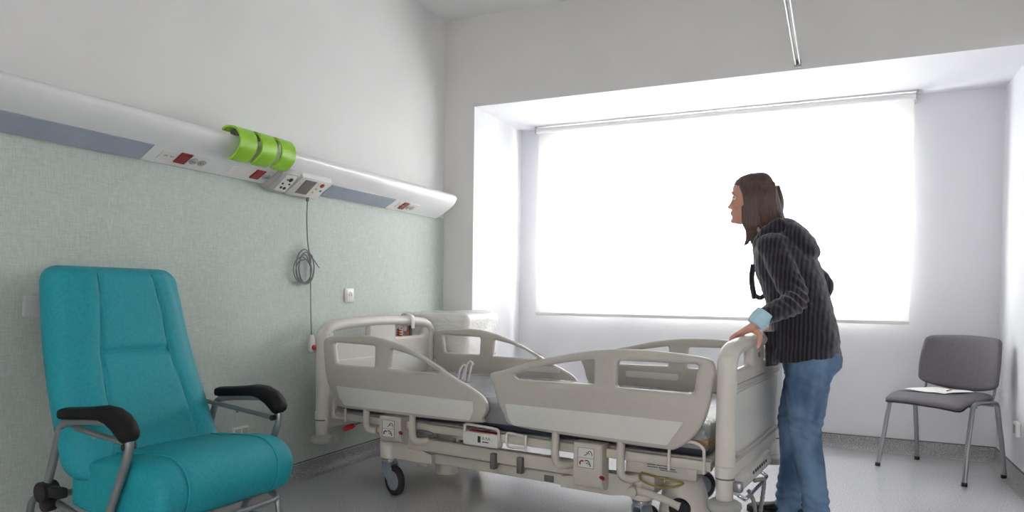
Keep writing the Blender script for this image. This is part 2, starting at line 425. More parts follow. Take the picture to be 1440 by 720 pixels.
# roller blind
bl = thing('roller_blind', (-0.92, 5.40, 0.89), 'wide white sheer roller blind drawn down over the bright window', 'blind')
def rel(o, root):
    if o.parent is root: o.location = Vector(o.location) - Vector(root.location)   # sub-parts inherit the shift from their part
    return o
b = MB(); nx, nz = 30, 16
grid = []
rows = []
for th in (0, 1):
    for j in range(nz + 1):
        rows.append([b.bm.verts.new((-2.262 + 2.714 * i / nx, 5.375 + 0.004 * math.sin(i * .55) * (1 - j / nz) + th * 0.0009, 0.905 + (2.410 - .905) * j / nz)) for i in range(nx + 1)])
for j in range(nz):
    for i in range(nx):
        b.bm.faces.new((rows[j][i], rows[j][i + 1], rows[j + 1][i + 1], rows[j + 1][i]))
for r_ in rows[nz + 1:]:
    for v in r_: b.bm.verts.remove(v)
rel(b.build('blind_fabric', M['blind'], bl), bl)
rel(MB().cyl((-2.268, 5.352, 2.404), (0.458, 5.352, 2.404), 0.022, n=20).build('roller_tube', M['white_gloss'], bl), bl)
rel(MB().box((-0.905, 5.372, 0.895), (2.716, 0.020, 0.026), 0.006).build('bottom_bar', M['white_plastic'], bl), bl)
for x in (-2.274, 0.464):
    rel(MB().box((x, 5.394, 2.405), (0.008, 0.130, 0.06), 0.002).box((x, 5.44, 2.434), (0.03, 0.035, 0.006), 0.001).build('bracket', M['socket_gray'], bl), bl)

# ceiling-side curtain track ending at the lintel
tk = thing('curtain_track', (-0.236, 4.595, 2.475), 'slim white curtain track running from above to the grey lintel', 'curtain track')
t_ = MB()
t_.box((-.012, -2.3, 0.0), (0.006, 4.6, 0.03), .001).box((.012, -2.3, 0.0), (0.006, 4.6, 0.03), .001).box((0, -2.3, 0.014), (0.03, 4.6, 0.004), .001)
t_.build('rail', M['white_gloss'], tk)
MB().box((0, -2.3, 0.006), (0.017, 4.58, 0.006)).build('channel', M['bed_dark'], tk, smooth=False)
MB().box((0, -0.006, -0.004), (0.036, 0.022, 0.05), .003).build('end_cap', M['steel'], tk)
for y in (-1.2, -3.2):
    MB().cyl((0, y, 0.016), (0, y, ZC - 2.475), 0.006, n=12).build('hanger', M['white_gloss'], tk)

# ------------------------------------------------------------------ bed head unit on the left wall
PROF = [(0.006, 1.607), (0.022, 1.603), (0.11, 1.652), (0.155, 1.682), (0.185, 1.712), (0.2, 1.742), (0.192, 1.762), (0.165, 1.774), (0.12, 1.778), (0.006, 1.778)]
def prof_at(t):   # along the sloped underside, t 0..1 from the wall to the front
    a, c = Vector((0.022, 1.603)), Vector((0.155, 1.682)); m_ = Vector((0.11, 1.652))
    p = a.lerp(m_, t / .67) if t < .67 else m_.lerp(c, (t - .67) / .33)
    return p
hu = thing('bed_head_unit', (XL, 2.5, 1.60), 'long white wall unit with lamps and sockets above the mint panel', 'medical wall unit')
TY0, TY1 = 0.15, 4.47
sm = fillet(PROF, 0.02, 3)
b = MB(); rings = []
for y, s in ((TY0, 1.0), (TY1 - .03, 1.0), (TY1 - .012, .985), (TY1, .94)):
    cx, cz = .006, 1.69
    rings.append([(XL + cx + (d - cx) * s, y, cz + (z - cz) * s) for d, z in sm])
b.loft(rings); rel(b.build('housing', M['white_gloss'], hu, angle=35), hu)
def on_under(y0, y1, t0, t1, lift, m, name, parent, skew=0.0, n=4):
    """thin panel lying on the unit's underside between y0..y1 and t0..t1"""
    b = MB(); rings = []
    for k in range(n + 1):
        t = t0 + (t1 - t0) * k / n; p = prof_at(t); q = prof_at(min(t + .02, 1)); d = (q - p).normalized(); nn = Vector((d.y, -d.x))
        e = p + nn * lift; sk = skew * k / n
        rings.append([(XL + p.x, y0, p.y), (XL + p.x, y1 + sk, p.y), (XL + e.x, y1 + sk, e.y), (XL + e.x, y0, e.y)])
    b.loft(rings)
    return rel(b.build(name, m, parent, angle=30), hu)
on_under(TY0 + .05, 2.03, 0.0, 0.72, 0.004, M['lens'], 'lamp_diffuser', hu)
on_under(3.17, 3.80, 0.03, 0.72, 0.004, M['lens'], 'lamp_diffuser', hu)
def under_pt(y, t, lift):
    p = prof_at(t); q = prof_at(min(t + .02, 1)); d = (q - p).normalized(); nn = Vector((d.y, -d.x)); e = p + nn * lift
    return Vector((XL + e.x, y, e.y)), Vector((nn.x, 0, nn.y))
def round_socket(y, t, parent):
    p, n_ = under_pt(y, t, 0.004)
    rel(MB().cyl(p, p + n_ * .003, .021, n=20).cyl(p + n_ * .003, p + n_ * .0045, .017, .015, n=20).build('socket_face', M['socket_gray'], parent), hu)
    h = MB()
    for s in (-.006, .006): h.cyl(p + n_ * .0045 + Vector((0, s, 0)), p + n_ * .0052 + Vector((0, s, 0)), .0028, n=8)
    rel(h.build('socket_hole', M['ink'], parent), hu)
for ya, yb, yc in ((2.09, 2.185, 2.33), (2.47, 2.625, 2.72), (3.87, 3.925, 4.09)):
    sp = on_under(ya, yb - .02, .22, .62, .004, M['white_plastic'], 'socket_plate', hu)
    for k in range(2):
        rel(MB().box(under_pt(ya + .025 + k * .03, .42, .005)[0], (.016, .012, .004), .001).build('data_port', M['socket_gray'], sp), hu) if ya != 2.47 else None
    on_under(yb - .01, yb + .045, .2, .66, .006, M['dark_red'], 'red_socket', hu)
    sp2 = on_under(yb + .05, yc, .18, .68, .004, M['white_plastic'], 'socket_plate', hu)
    if yc - yb > .12:
        round_socket(yb + .073, .42, sp2); round_socket(yb + .118, .42, sp2)
    else: round_socket((yb + .05 + yc) / 2, .42, sp2)
# angled service boxes hanging below the unit: flat sloped face towards the room
FA, FB = Vector((.158, 0, 1.655)), Vector((.052, 0, 1.570))      # upper/lower edge of the sloped face
FN = Vector((FB.z - FA.z, 0, FA.x - FB.x)).normalized()
FN = FN if FN.z < 0 else -FN
def face_pt(y, t, lift=0.0):
    p = FA.lerp(FB, t) + FN * lift
    return Vector((XL + p.x, y, p.z))
def wedge(y0, y1, name, m):
    b = MB()
    prof = fillet([(.010, 1.612), (.150, 1.685), (FA.x, FA.z), (FB.x, FB.z), (.014, 1.572)], .006, 2)
    rings = []
    for y, s in ((y0, .0), (y0 + .03, 1.0), (y1 - .012, 1.0), (y1, .6)):
        rings.append([(XL + d, y, z if s == 1.0 else 1.64 + (z - 1.64) * (.75 + .25 * s)) for d, z in prof])
    b.loft(rings)
    return rel(b.build(name, m, hu, angle=30), hu)
def face_panel(y0, y1, t0, t1, h, m, name, parent):
    b = MB(); b.prism([(y0, t0), (y1, t0), (y1, t1), (y0, t1)], lambda y, t: face_pt(y, t, -.002), lambda y, t: face_pt(y, t, h))
    return rel(b.build(name, m, parent, smooth=False), hu)
def face_round(y, t, r, h, m, name, parent):
    p = face_pt(y, t, .0)
    return rel(MB().cyl(p, p + FN * h, r, n=18, bevel=min(.0015, h * .3)).build(name, m, parent), hu)
b1 = wedge(2.735, 2.862, 'outlet_box', M['socket_gray'])
face_panel(2.772, 2.848, .08, .92, .002, M['white_plastic'], 'outlet_plate', b1)
for y, t, r in ((2.822, .28, .0125), (2.79, .52, .006), (2.836, .5, .006), (2.80, .72, .007), (2.826, .74, .009), (2.80, .3, .004)):
    face_round(y, t, r, .006, M['ink'], 'gas_connector', b1)
b2 = wedge(2.885, 3.115, 'nurse_call_box', M['white_plastic'])
face_panel(2.920, 3.005, .12, .86, .002, mat('grey display', (120, 112, 110), .25, noise=(.05, 20)), 'display', b2)
for y, t, m_, r in ((3.062, .24, 'red', .0135), (3.082, .52, 'teal_led', .007), (3.040, .46, 'yellow_led', .007), (3.036, .66, 'yellow_led', .006)):
    face_round(y, t, r, .005, M[m_], 'button', b2)
pl_ = Vector((XL + .045, 3.045, 1.572))
rel(MB().cyl(pl_, pl_ - Vector((0, 0, .022)), .010, .007, n=14).build('cable_plug', M['bed_dark'], b2), hu)

# lime green clips hooked over the front of the unit
for k, (y0, y1, lab) in enumerate(((2.375, 2.475, 'lime green curved clip on the white wall unit, leftmost of three'),
                              (2.507, 2.603, 'lime green curved clip on the white wall unit, middle of three'),
                              (2.636, 2.732, 'lime green curved clip on the wall unit, rightmost, beside the call box'))):
    pts = spline([(.125, 1.795, 0), (.150, 1.806, 0), (.175, 1.806, 0), (.212, 1.795, 0), (.238, 1.758, 0), (.234, 1.708, 0), (.20, 1.672, 0), (.168, 1.658, 0)], 4)
    c = MB(); rings = []
    inner, outer = [], []
    for i, p in enumerate(pts):
        a, z = pts[max(i - 1, 0)], pts[min(i + 1, len(pts) - 1)]; d = (z - a).normalized(); nn = Vector((-d.y, d.x, 0))
        outer.append(p + nn * .005); inner.append(p - nn * .005)
    loop = outer + list(reversed(inner))
    for y, s in ((y0, .6), (y0 + .003, 1), (y1 - .003, 1), (y1, .6)):
        rings.append([(XL + q.x, y, q.y) for q in loop])
    c.loft(rings)
    root = thing('wall_unit_clip', (XL + .15, (y0 + y1) / 2, 1.66), lab, 'clip', group='green clips on the wall unit')
    rel(c.build('band', M['green'], root, angle=35), root)
    rel(MB().box((XL + .155, (y0 + y1) / 2, 1.788), (.03, .03, .03), .003).build('upper_mount', M['bed_dark'], root), root)
    rel(MB().box((XL + .168, (y0 + y1) / 2, 1.672), (.018, .03, .026), .002).build('lower_mount', M['bed_dark'], root), root)

# nurse call handset hanging on a cord
nc = thing('call_handset', (XL + .03, 3.10, .75), 'nurse call handset with red button on a coiled grey cord', 'call button')
XN = XL + .030
pts = [(XL + .045, 3.045, 1.548), (XL + .040, 3.047, 1.45), (XN, 3.068, 1.32), (XN, 3.087, 1.24)]
for k in range(5):
    for j in range(8):
        a = PI * .5 + 2 * PI * (j / 8); r1, r2 = .062 + .012 * math.sin(k * 2.1), .064 + .008 * k
        pts.append((XN + .004 * (k - 2), 3.045 - .012 * math.sin(k * 1.7) + math.cos(a) * r1, 1.165 + .006 * k + math.sin(a) * r2))
pts += [(XN, 3.092, 1.20), (XN, 3.094, 1.05), (XN, 3.098, .9), (XN, 3.105, .80)]
rel(MB().tube(spline(pts, 5), .0035, 6).build('cord', M['cable'], nc), nc)
rel(MB().tube(spline([(XN, 3.085, 1.245), (XN + .004, 3.11, 1.235), (XN, 3.15, 1.20), (XN, 3.165, 1.19)], 5), .0035, 6).build('cord_tail', M['cable'], nc), nc)
h = MB().tube([(XN, 3.106, .808), (XN, 3.106, .79), (XN, 3.107, .765), (XN, 3.108, .735), (XN, 3.108, .718), (XN, 3.108, .708)], [.010, .018, .021, .026, .023, .012], 16, flat=(.7, 1.0))
rel(h.build('handset_body', M['white_plastic'], nc), nc)
rel(MB().cyl((XN + .012, 3.108, .737), (XN + .022, 3.108, .737), .0165, n=20, bevel=.002).build('call_button', M['red'], nc), nc)

# wall sockets
def schuko(name, pos, nrm, label, s=.082, group='wall sockets'):
    root = thing(name, pos, label, 'wall socket', group=group)
    n = Vector(nrm); a = Vector((0, 0, 1)).cross(n); z = Vector((0, 0, 1))
    R = Matrix((a, z, n)).transposed()
    MB().box(n * .005, (s, s, .010), .003, R).build('socket_plate', M['white_plastic'], root)
    MB().box(n * .011, (s * .72, s * .72, .006), .002, R).build('socket_insert', M['white_gloss'], root)
    MB().cyl(n * .0135, n * .0148, .021, n=24).build('socket_well', M['socket_gray'], root)
    h = MB()
    for q in (-.0095, .0095): h.cyl(n * .0148 + a * q, n * .0155 + a * q, .003, n=10)
    h.build('socket_hole', M['ink'], root)
    return root
schuko('wall_socket', (XL + .0062, 3.462, 1.033), (1, 0, 0), 'white square wall socket on the mint panel above the bed headboard')
# low double outlet behind the recliner and one beside the visitor chair
r1 = thing('wall_outlet', (XL + .0062, 2.593, .345), 'low white outlet on the mint wall behind the recliner armrest', 'wall outlet')
MB().box((.012, 0, 0), (.024, .10, .055), .006).build('outlet_housing', M['white_plastic'], r1)
MB().box((.0245, -.02, 0), (.003, .036, .036), .001).box((.0245, .025, 0), (.003, .036, .036), .001).build('outlet_insert', M['socket_gray'], r1)
r2 = thing('wall_outlet', (XR, 4.843, .318), 'low white outlet on the right wall behind the grey visitor chair', 'wall outlet')
MB().box((-.012, 0, 0), (.024, .08, .085), .006).build('outlet_housing', M['white_plastic'], r2)
MB().box((-.0245, 0, 0), (.003, .05, .05), .001).build('outlet_insert', M['socket_gray'], r2)
# ------------------------------------------------------------------ hospital bed (local: x head->foot, y near->far, z up)
BA = math.radians(-6.3)
bed = thing('hospital_bed', (-1.4026, 3.3685, 0), 'grey adjustable hospital bed with raised side rails, pushed by the woman', 'hospital bed', BA)

def rail_pts_head():
    o = [(-.865, .438), (-.088, .447), (-.02, .475), (.007, .521), (-.02, .572), (-.09, .610), (-.172, .645), (-.29, .700), (-.388, .745), (-.55, .798), (-.714, .827), (-.88, .822), (-1.0, .812), (-1.045, .79), (-1.046, .72), (-1.027, .594), (-.985, .515), (-.94, .46)]
    h1 = [(-.976, .782), (-.679, .778), (-.683, .667), (-.956, .667)]
    h2 = [(-.578, .767), (-.46, .747), (-.343, .710), (-.262, .678), (-.285, .662), (-.587, .665)]
    inlay = [(-.947, .552), (-.069, .548), (-.066, .50), (-.085, .459), (-.885, .455), (-.92, .49)]
    return o, [fillet(h1, .016), fillet(h2, [.014, .02, .02, .012, .012, .014])], inlay
def rail_pts_foot():
    o = [(.164, .456), (.532, .443), (.84, .440), (.905, .448), (.968, .50), (1.012, .57), (1.034, .661), (1.047, .75), (1.044, .79), (1.02, .812), (.93, .824), (.837, .829), (.73, .832), (.623, .828), (.52, .816), (.426, .799), (.25, .757), (.1, .708), (.032, .69), (.022, .672), (.04, .63), (.057, .575), (.1, .50)]
    h1 = [(.142, .684), (.2, .708), (.29, .734), (.393, .757), (.543, .782), (.543, .675), (.165, .667)]
    h2 = [(.649, .782), (.986, .788), (.968, .672), (.644, .671)]
    inlay = [(.108, .556), (.934, .558), (.868, .458), (.15, .462), (.128, .49)]
    return o, [fillet(h1, [.016, .03, .03, .03, .014, .014, .02]), fillet(h2, .016)], inlay
def dense(o): return [(p.x, p.y) for p in spline([(a, b, 0) for a, b in o], 4, closed=True)]
for nm, fn in (('head_side_rail', rail_pts_head), ('foot_side_rail', rail_pts_foot)):
    o, holes, inlay = fn()
    for side in (-1, 1):
        y = side * .484
        B = basis((0, y, 0), (1, 0, 0), (0, 0, 1), (0, -1, 0))
        r_ = plate('side_rail', dense(o), holes, .036, .013, B, M['bed_gray'], bed, 3)
        Bi = basis((0, side * .5022, 0), (1, 0, 0), (0, 0, 1), (0, -1, 0))
        plate('rail_inlay', fillet(inlay, .01), [], .003, .0012, Bi, M['bed_inlay'], r_)
        # shallow moulded grip on the inner face
        gx = (-.60, -.30) if fn is rail_pts_head else (.30, .60)
        if fn is rail_pts_head: gx = (-.36, -.11)
        Bg = basis((0, side * .4655, 0), (1, 0, 0), (0, 0, 1), (0, -1, 0))
        gz = (.59, .625) if fn is rail_pts_head else (.60, .635)
        plate('rail_grip', fillet([(gx[0], gz[0]), (gx[1], gz[0]), (gx[1], gz[1]), (gx[0], gz[1])], .017), [], .004, .0015, Bg, M['bed_inlay'], r_)
        lg = (-.93, -.05) if fn is rail_pts_head else (.09, .96)
        g2 = MB().box(((lg[0] + lg[1]) / 2, side * .4652, .535), (lg[1] - lg[0], .004, .012), .0015).build('rail_groove', M['bed_paint'], r_)

def end_board(x, name, top, bot):
    W = .488
    out = [(-W + .01, bot), (W - .01, bot), (W, bot + .05), (W, top - .12), (W - .012, top - .068), (W - .06, top - .03), (W - .16, top - .014), (.0, top), (-W + .16, top - .014), (-W + .06, top - .03), (-W + .012, top - .068), (-W, top - .12), (-W, bot + .05)]
    o = fillet(out, [.02, .02, .03, .05, .05, .07, .1, .2, .1, .07, .05, .05, .03], 4)
    hz0, hz1 = top - .125, top - .045
    holes = []
    for s in (-1, 1):
        q = [(s * .12, hz0), (s * .395, hz0), (s * .405, hz1 - .012), (s * .3, hz1 - .004), (s * .12, hz1)]
        holes.append(fillet(q, [.012, .02, .02, .03, .012]))
    B = basis((x, 0, 0), (0, 1, 0), (0, 0, 1), (1, 0, 0))
    p = plate(name, o, holes, .040, .016, B, M['bed_cream'], bed, 3)
    # thick rounded border running up both posts and over the top
    path = [(x, -W + .022, bot + .03), (x, -W + .022, top - .13), (x, -W + .030, top - .085), (x, -W + .065, top - .053), (x, -W + .16, top - .035), (x, 0, top - .022), (x, W - .16, top - .035), (x, W - .065, top - .053), (x, W - .030, top - .085), (x, W - .022, top - .13), (x, W - .022, bot + .03)]
    fr = MB().tube(spline(path, 6), [.030] * (len(spline(path, 6))), 16, flat=(1.3, 1.0))
    fr.build('board_rim', M['bed_cream'], p)
    return p
hb = end_board(-1.085, 'headboard', .905, .30)
fb = end_board(1.088, 'footboard', .888, .335)
# pale inset panel and lower ledge on the foot side, bolts in the centre column
for (bd, x, sx) in ((fb, 1.1085, 1), (hb, -1.0645, 1)):
    B = basis((x, 0, 0), (0, 1, 0), (0, 0, 1), (1, 0, 0))
    plate('board_panel', fillet([(-.40, .44), (.40, .44), (.40, .675), (-.40, .675)], .03), [], .006, .002, B, M['bed_inlay'], bd)
MB().box((1.113, 0, .70), (.012, .86, .022), .005).build('panel_ledge', M['bed_gray'], fb)
MB().box((1.113, 0, .415), (.014, .86, .022), .005).build('panel_ledge', M['bed_gray'], fb)
MB().cyl((1.107, .0, .80), (1.113, .0, .80), .012, n=18, bevel=.002).build('bolt', M['steel'], fb)
# corner posts with bumper discs
for x in (-1.085, 1.088):
    for s in (-1, 1):
        y = s * .470
        po_ = MB().lathe([(.037, .40), (.037, .362), (.0355, .358), (.0355, .352), (.034, .348), (.032, .272), (.030, .268)], (x, y, 0)).build('corner_post', M['bed_cream'], bed)
        z = .245
        MB().lathe([(.02, z + .026), (.046, z + .024), (.062, z + .014), (.066, z), (.060, z - .015), (.045, z - .022), (.01, z - .023)], (x, y, 0)).build('bumper_disc', M['disc'], po_)
        MB().lathe([(.036, .357), (.0365, .354), (.036, .351)], (x, y, 0)).build('seam_ring', M['bed_dark'], po_)
        if x > 0 and s < 0:
            MB().box((x + .05, y + .005, .325), (.034, .034, .04), .007).build('release_knob', M['steel'], po_)

# deck frame, platform and intermediate beam
for s in (-1, 1):
    MB().box((0, s * .440, .383), (2.06, .034, .040), .006).build('deck_tube', M['bed_paint'], bed)
    MB().box((0.0, s * .42, .293), (1.02, .05, .062), .006).build('lift_beam', M['bed_paint'], bed)
    MB().box((.02, s * .375, .222), (1.42, .05, .050), .006).build('chassis_beam', M['bed_paint'], bed)
    # tapered chassis ends rising to the casters
    for ex in (-1, 1):
        b = MB()
        A = [(.36 * ex, .198), (.36 * ex, .245), (.56 * ex, .292), (.70 * ex, .292), (.70 * ex, .215), (.60 * ex, .198)]
        yy = s * .40
        b.prism(A, lambda a, z: (a, yy - .03, z), lambda a, z: (a, yy + .03, z))
        b.build('chassis_bracket', M['bed_paint'], bed, angle=30)
for k, (x0, x1) in enumerate(((-1.03, -.42), (-.40, -.05), (-.03, .30), (.32, 1.03))):
    MB().box(((x0 + x1) / 2, 0, .398), (x1 - x0 - .01, .84, .018), .006).build('platform_panel', M['bed_gray'], bed)
for x in (-.50, -.02, .45, .98):
    MB().box((x, 0, .36), (.04, .86, .035), .005).build('cross_bar', M['bed_paint'], bed)
for x in (-.655, .72):
    MB().box((x, 0, .265), (.08, .80, .05), .008).build('axle_bar', M['bed_paint'], bed)
# hi-lo columns
MB().lathe([(.062, .03), (.066, .034), (.066, .13), (.064, .135), (.064, .262)], (-.60, .02, 0)).build('lift_column', M['bed_cream'], bed)
MB().box((-.545, -.24, .185), (.095, .10, .11), .008, taper=.72).build('motor_cover', M['bed_cream'], bed)
MB().lathe([(.112, .06), (.115, .07), (.098, .20), (.085, .25), (.07, .285), (.03, .29)], (.865, -.25, 0), n=32).build('lift_column', M['bed_cream'], bed)
MB().cyl((.875, -.338, .168), (.876, -.358, .164), .044, n=28).build('column_port', M['rubber'], bed)

# casters
def caster(x, y, swivel):
    root = empty('caster', (x, y, 0)); root.parent = bed
    MB().lathe([(.03, .190), (.048, .192), (.052, .197), (.052, .275), (.05, .28), (.02, .281)], (0, 0, 0)).build('caster_post', M['bed_cream'], root)
    MB().lathe([(.02, .171), (.040, .172), (.042, .176), (.042, .186), (.038, .190), (.02, .191)], (0, 0, 0)).build('swivel_ring', M['chrome'], root)
    c, s = math.cos(swivel), math.sin(swivel)
    D = Vector((c, s, 0)); A = Vector((-s, c, 0)); Z = Vector((0, 0, 1)); off = D * .042 + Z * .0775
    R = Matrix((D, A, Z)).transposed()
    t = MB().lathe([(.052, -.014), (.066, -.0165), (.0755, -.010), (.0775, 0), (.0755, .010), (.066, .0165), (.052, .014)], off, A, 36)
    t.build('tyre', M['rubber'], root)
    MB().lathe([(.004, -.017), (.030, -.0175), (.052, -.0135), (.055, 0), (.052, .0135), (.030, .0175), (.004, .017)], off, A, 32).build('wheel_hub', M['caster_gray'], root)
    for q in (-1, 1):
        b = MB()
        pr = fillet([(-.040, .172), (.030, .172), (.058, .09), (.054, .055), (.028, .055), (-.038, .120)], .012, 3)
        b.prism(pr, lambda a, z: D * a + Z * z + A * (q * .020), lambda a, z: D * a + Z * z + A * (q * .026))
        b.build('fork_cheek', M['caster_gray'], root)
    b = MB().box(D * -.004 + Z * .166, (.070, .052, .012), .004, R); b.build('fork_crown', M['caster_gray'], root)
    MB().cyl(off - A * .030, off + A * .030, .007, n=14).build('axle', M['chrome'], root)
    return root
caster(-.655, -.40, math.radians(-14)); caster(-.655, .40, math.radians(160))
caster(.72, -.375, math.radians(75)); caster(.72, .375, math.radians(40))
# brake lever on the near foot caster
b = MB().tube(spline([(.70, -.44, .235), (.76, -.445, .238), (.83, -.435, .222), (.90, -.43, .200)], 5), [.016] * 15 + [.018], 12, flat=(1, .5)); b.build('brake_pedal', M['bed_paint'], bed)
MB().cyl((.705, -.462, .235), (.705, -.40, .235), .022, n=20, bevel=.003).build('brake_pivot', M['bed_paint'], bed)
MB().box((.72, -.36, .265), (.15, .13, .085), .02).build('caster_housing', M['bed_paint'], bed)

# side-rail release boxes with pictogram stickers
def pictogram(xc, zc, y, w, h, parent, red=False):
    st = MB().box((xc, y, zc), (w, .0012, h)).build('pictogram_sticker', M['bed_inlay'], parent, smooth=False)
    k = MB(); t = .0012
    for a0, a1, b0, b1 in ((-w / 2, w / 2, h / 2 - t, h / 2), (-w / 2, w / 2, -h / 2, -h / 2 + t), (-w / 2, -w / 2 + t, -h / 2, h / 2), (w / 2 - t, w / 2, -h / 2, h / 2), (-w / 2, w / 2, -t / 2, t / 2)):
        k.box((xc + (a0 + a1) / 2, y - .001, zc + (b0 + b1) / 2), (a1 - a0, .001, b1 - b0))
    yy = y - .0012
    k.tube(spline([(xc - w * .1, yy, zc + h * .12), (xc + w * .08, yy, zc + h * .2), (xc + w * .2, yy, zc + h * .36), (xc + w * .34, yy, zc + h * .30), (xc + w * .38, yy, zc + h * .14)], 4), .0016, 6)
    k.tube(spline([(xc + w * .02, yy, zc + h * .30), (xc + w * .12, yy, zc + h * .24), (xc + w * .26, yy, zc + h * .22)], 4), .0012, 6)
    k.tube(spline([(xc - w * .05, yy, zc - h * .14), (xc + w * .12, yy, zc - h * .12), (xc + w * .24, yy, zc - h * .24), (xc + w * .30, yy, zc - h * .40)], 4), .0020, 6)
    k.tube(spline([(xc + w * .02, yy, zc - h * .28), (xc + w * .12, yy, zc - h * .24), (xc + w * .2, yy, zc - h * .32)], 4), .0014, 6)
    k.build('pictogram_lines', M['ink'], st)
    MB().tube(spline([(xc - w * .34, yy, zc - h * .36), (xc - w * .36, yy, zc - h * .24), (xc - w * .26, yy, zc - h * .16), (xc - w * .14, yy, zc - h * .17)], 4), .003, 6).build('pictogram_arrow', M['dark_red'] if red else M['ink'], st)
def release(x0, x1, z0, z1, red):
    xc = (x0 + x1) / 2; w = x1 - x0
    b = MB(); prof = [(-.502, z1), (-.502, z0 + .045), (-.490, z0 + .012), (-.455, z0), (-.43, z0 + .004), (-.43, z1)]
    rings = []
    for x, s in ((x0, .0), (x0 + .006, .006), (x1 - .006, .006), (x1, 0)):
        rings.append([(x, y - (s if y < -.45 else 0), z) for y, z in fillet(prof, .012, 3)])
    b.loft(rings); o = b.build('release_box', M['bed_paint'], bed, angle=35)
    pictogram(xc - .005, z1 - .062, -.5088, w * .56, .085, o, red)
    MB().cyl((x1 - .008, -.500, z0 + .065), (x1 + .012, -.512, z0 + .062), .008, n=16, bevel=.002).build('release_button', M['dark_red'], o)
release(-.640, -.500, .29, .428, False)
release(.456, .589, .225, .425, True)

# rail carriers (bent arms) and wire hooks under the rails
for x, z0 in ((-.745, .335), (-.44, .315), (.36, .305), (.665, .29)):
    for s in (-1, 1):
        yo = s * .484
        b = MB().tube(spline([(x, yo, .455), (x, yo + s * .002, z0 + .05), (x + .006, yo - s * .004, z0 + .012), (x + .03, yo - s * .02, z0), (x + .06, yo - s * .05, z0 + .004)], 5), .0175, 12, flat=(1, .62) if False else (1, 1))
        b.build('rail_arm', M['bed_paint'], bed)
def hook(pts, y=-.475):
    MB().tube(spline([(x, y, z) for x, z in pts], 4), .0065, 8).build('wire_hook', M['bed_cream'], bed)
hook([(-.99, .475), (-.99, .41), (-.985, .385), (-.96, .378), (-.91, .378)])
hook([(-.905, .432), (-.905, .362)])
hook([(-.13, .38), (-.13, .425), (-.125, .432), (-.10, .434), (.03, .428), (.055, .422), (.06, .41), (.06, .372)])
hook([(.195, .41), (.12, .418), (.105, .41), (.102, .385), (.108, .362), (.125, .354), (.2, .358)]); hook([(.205, .418), (.205, .346)])
hook([(.868, .352), (.868, .435), (.875, .452), (.90, .466), (.95, .478), (.985, .472), (1.005, .455), (1.008, .43), (1.008, .36)])
# control box between the rails, type plate, small fittings
cb = MB().box((-.036, -.462, .370), (.195, .05, .062), .006).build('control_box', M['bed_inlay'], bed)
MB().box((-.04, -.4876, .372), (.016, .0012, .030)).box((-.005, -.4876, .362), (.034, .0012, .005)).build('control_marks', M['ink'], cb, smooth=False)
b = MB()
for x0 in (-.018, .0, .014):
    b.tube([(x0 - .004, -.4876, .373), (x0, -.4876, .386), (x0 + .006, -.4876, .373)], .0012, 5)
b.build('control_marks', M['ink'], cb)
MB().box((-.03, -.455, .402), (.16, .03, .006), .002).build('control_wire', M['dark_red'], cb)
tp = MB().box((.84, -.442, .352), (.185, .003, .036), .001).build('type_plate', M['socket_gray'], bed)
b = MB()
for k, (x0, x1, z, h) in enumerate(((.765, .80, .365, .006), (.805, .865, .366, .007), (.765, .81, .354, .003), (.815, .885, .354, .004), (.82, .89, .346, .003))):
    b.box(((x0 + x1) / 2, -.444, z - .004), (x1 - x0, .001, h))
b.build('type_plate_print', M['ink'], tp, smooth=False)
MB().box((.82, -.425, .345), (.30, .03, .062), .004).build('foot_side_plate', M['bed_paint'], bed)
# red and tan handles by the head end
MB().tube([(-.945, -.44, .312), (-.93, -.44, .318), (-.885, -.44, .336), (-.872, -.44, .342)], [.012, .015, .014, .008], 12).build('release_handle', M['red'], bed)
MB().tube([(-.88, -.44, .340), (-.80, -.44, .372)], .005, 8).build('handle_rod', M['steel'], bed)
MB().tube([(-.735, -.455, .333), (-.69, -.455, .336)], [.015, .017], 12).build('tan_handle', M['tan'], bed)
MB().tube(spline([(-.42, -.46, .366), (-.38, -.47, .368), (-.33, -.465, .360)], 4), .007, 8).build('cable_joint', M['steel'], bed)
for x, z in ((-.215, .338),): MB().cyl((x, -.445, z), (x, -.437, z), .012, n=16, bevel=.002).build('bolt_head', M['chrome'], bed)
for x in (.02, .165):
    MB().box((x, -.452, .272), (.028, .03, .075), .005).build('beam_bracket', M['bed_dark'], bed)
MB().box((.285, -.3995, .217), (.05, .006, .030), .003).build('brake_block', M['bed_dark'], bed)
MB().tube(spline([(.74, -.44, .318), (.79, -.458, .318), (.86, -.462, .310), (.92, -.455, .306), (.89, -.462, .288), (.82, -.466, .278), (.75, -.458, .290), (.73, -.445, .31)], 6), .0045, 8).build('earth_cable', M['yellow'], bed)
# foot tray with control strip, wire handle and hanging coiled cable
ft_ = MB().prism(fillet([(1.100, .345), (1.122, .338), (1.130, .288), (1.125, .276), (1.102, .282)], .005, 2), lambda a, z: (a, -.42, z), lambda a, z: (a, .22, z)).build('foot_tray', M['bed_cream'], bed, angle=30)
MB().box((1.1265, -.02, .312), (.003, .38, .030), .001, Euler((0, math.radians(-10), 0))).build('tray_label', M['bed_inlay'], ft_)
b = MB()
for k in range(7): b.box((1.1285, -.15 + k * .042, .313), (.002, .024, .012), .0, Euler((0, math.radians(-10), 0)))
b.build('tray_print', M['ink'], ft_, smooth=False)
MB().tube(spline([(1.115, -.40, .284), (1.140, -.40, .268), (1.150, -.36, .262), (1.150, -.02, .262), (1.140, .02, .268), (1.115, .02, .284)], 5), .008, 10).build('tray_handle', M['chrome'], bed)
lp = [(1.140, -.30, .275), (1.158, -.29, .235), (1.166, -.27, .165), (1.166, -.245, .115), (1.166, -.21, .125), (1.164, -.15, .20), (1.160, -.09, .262), (1.152, -.11, .278), (1.135, -.17, .283)]
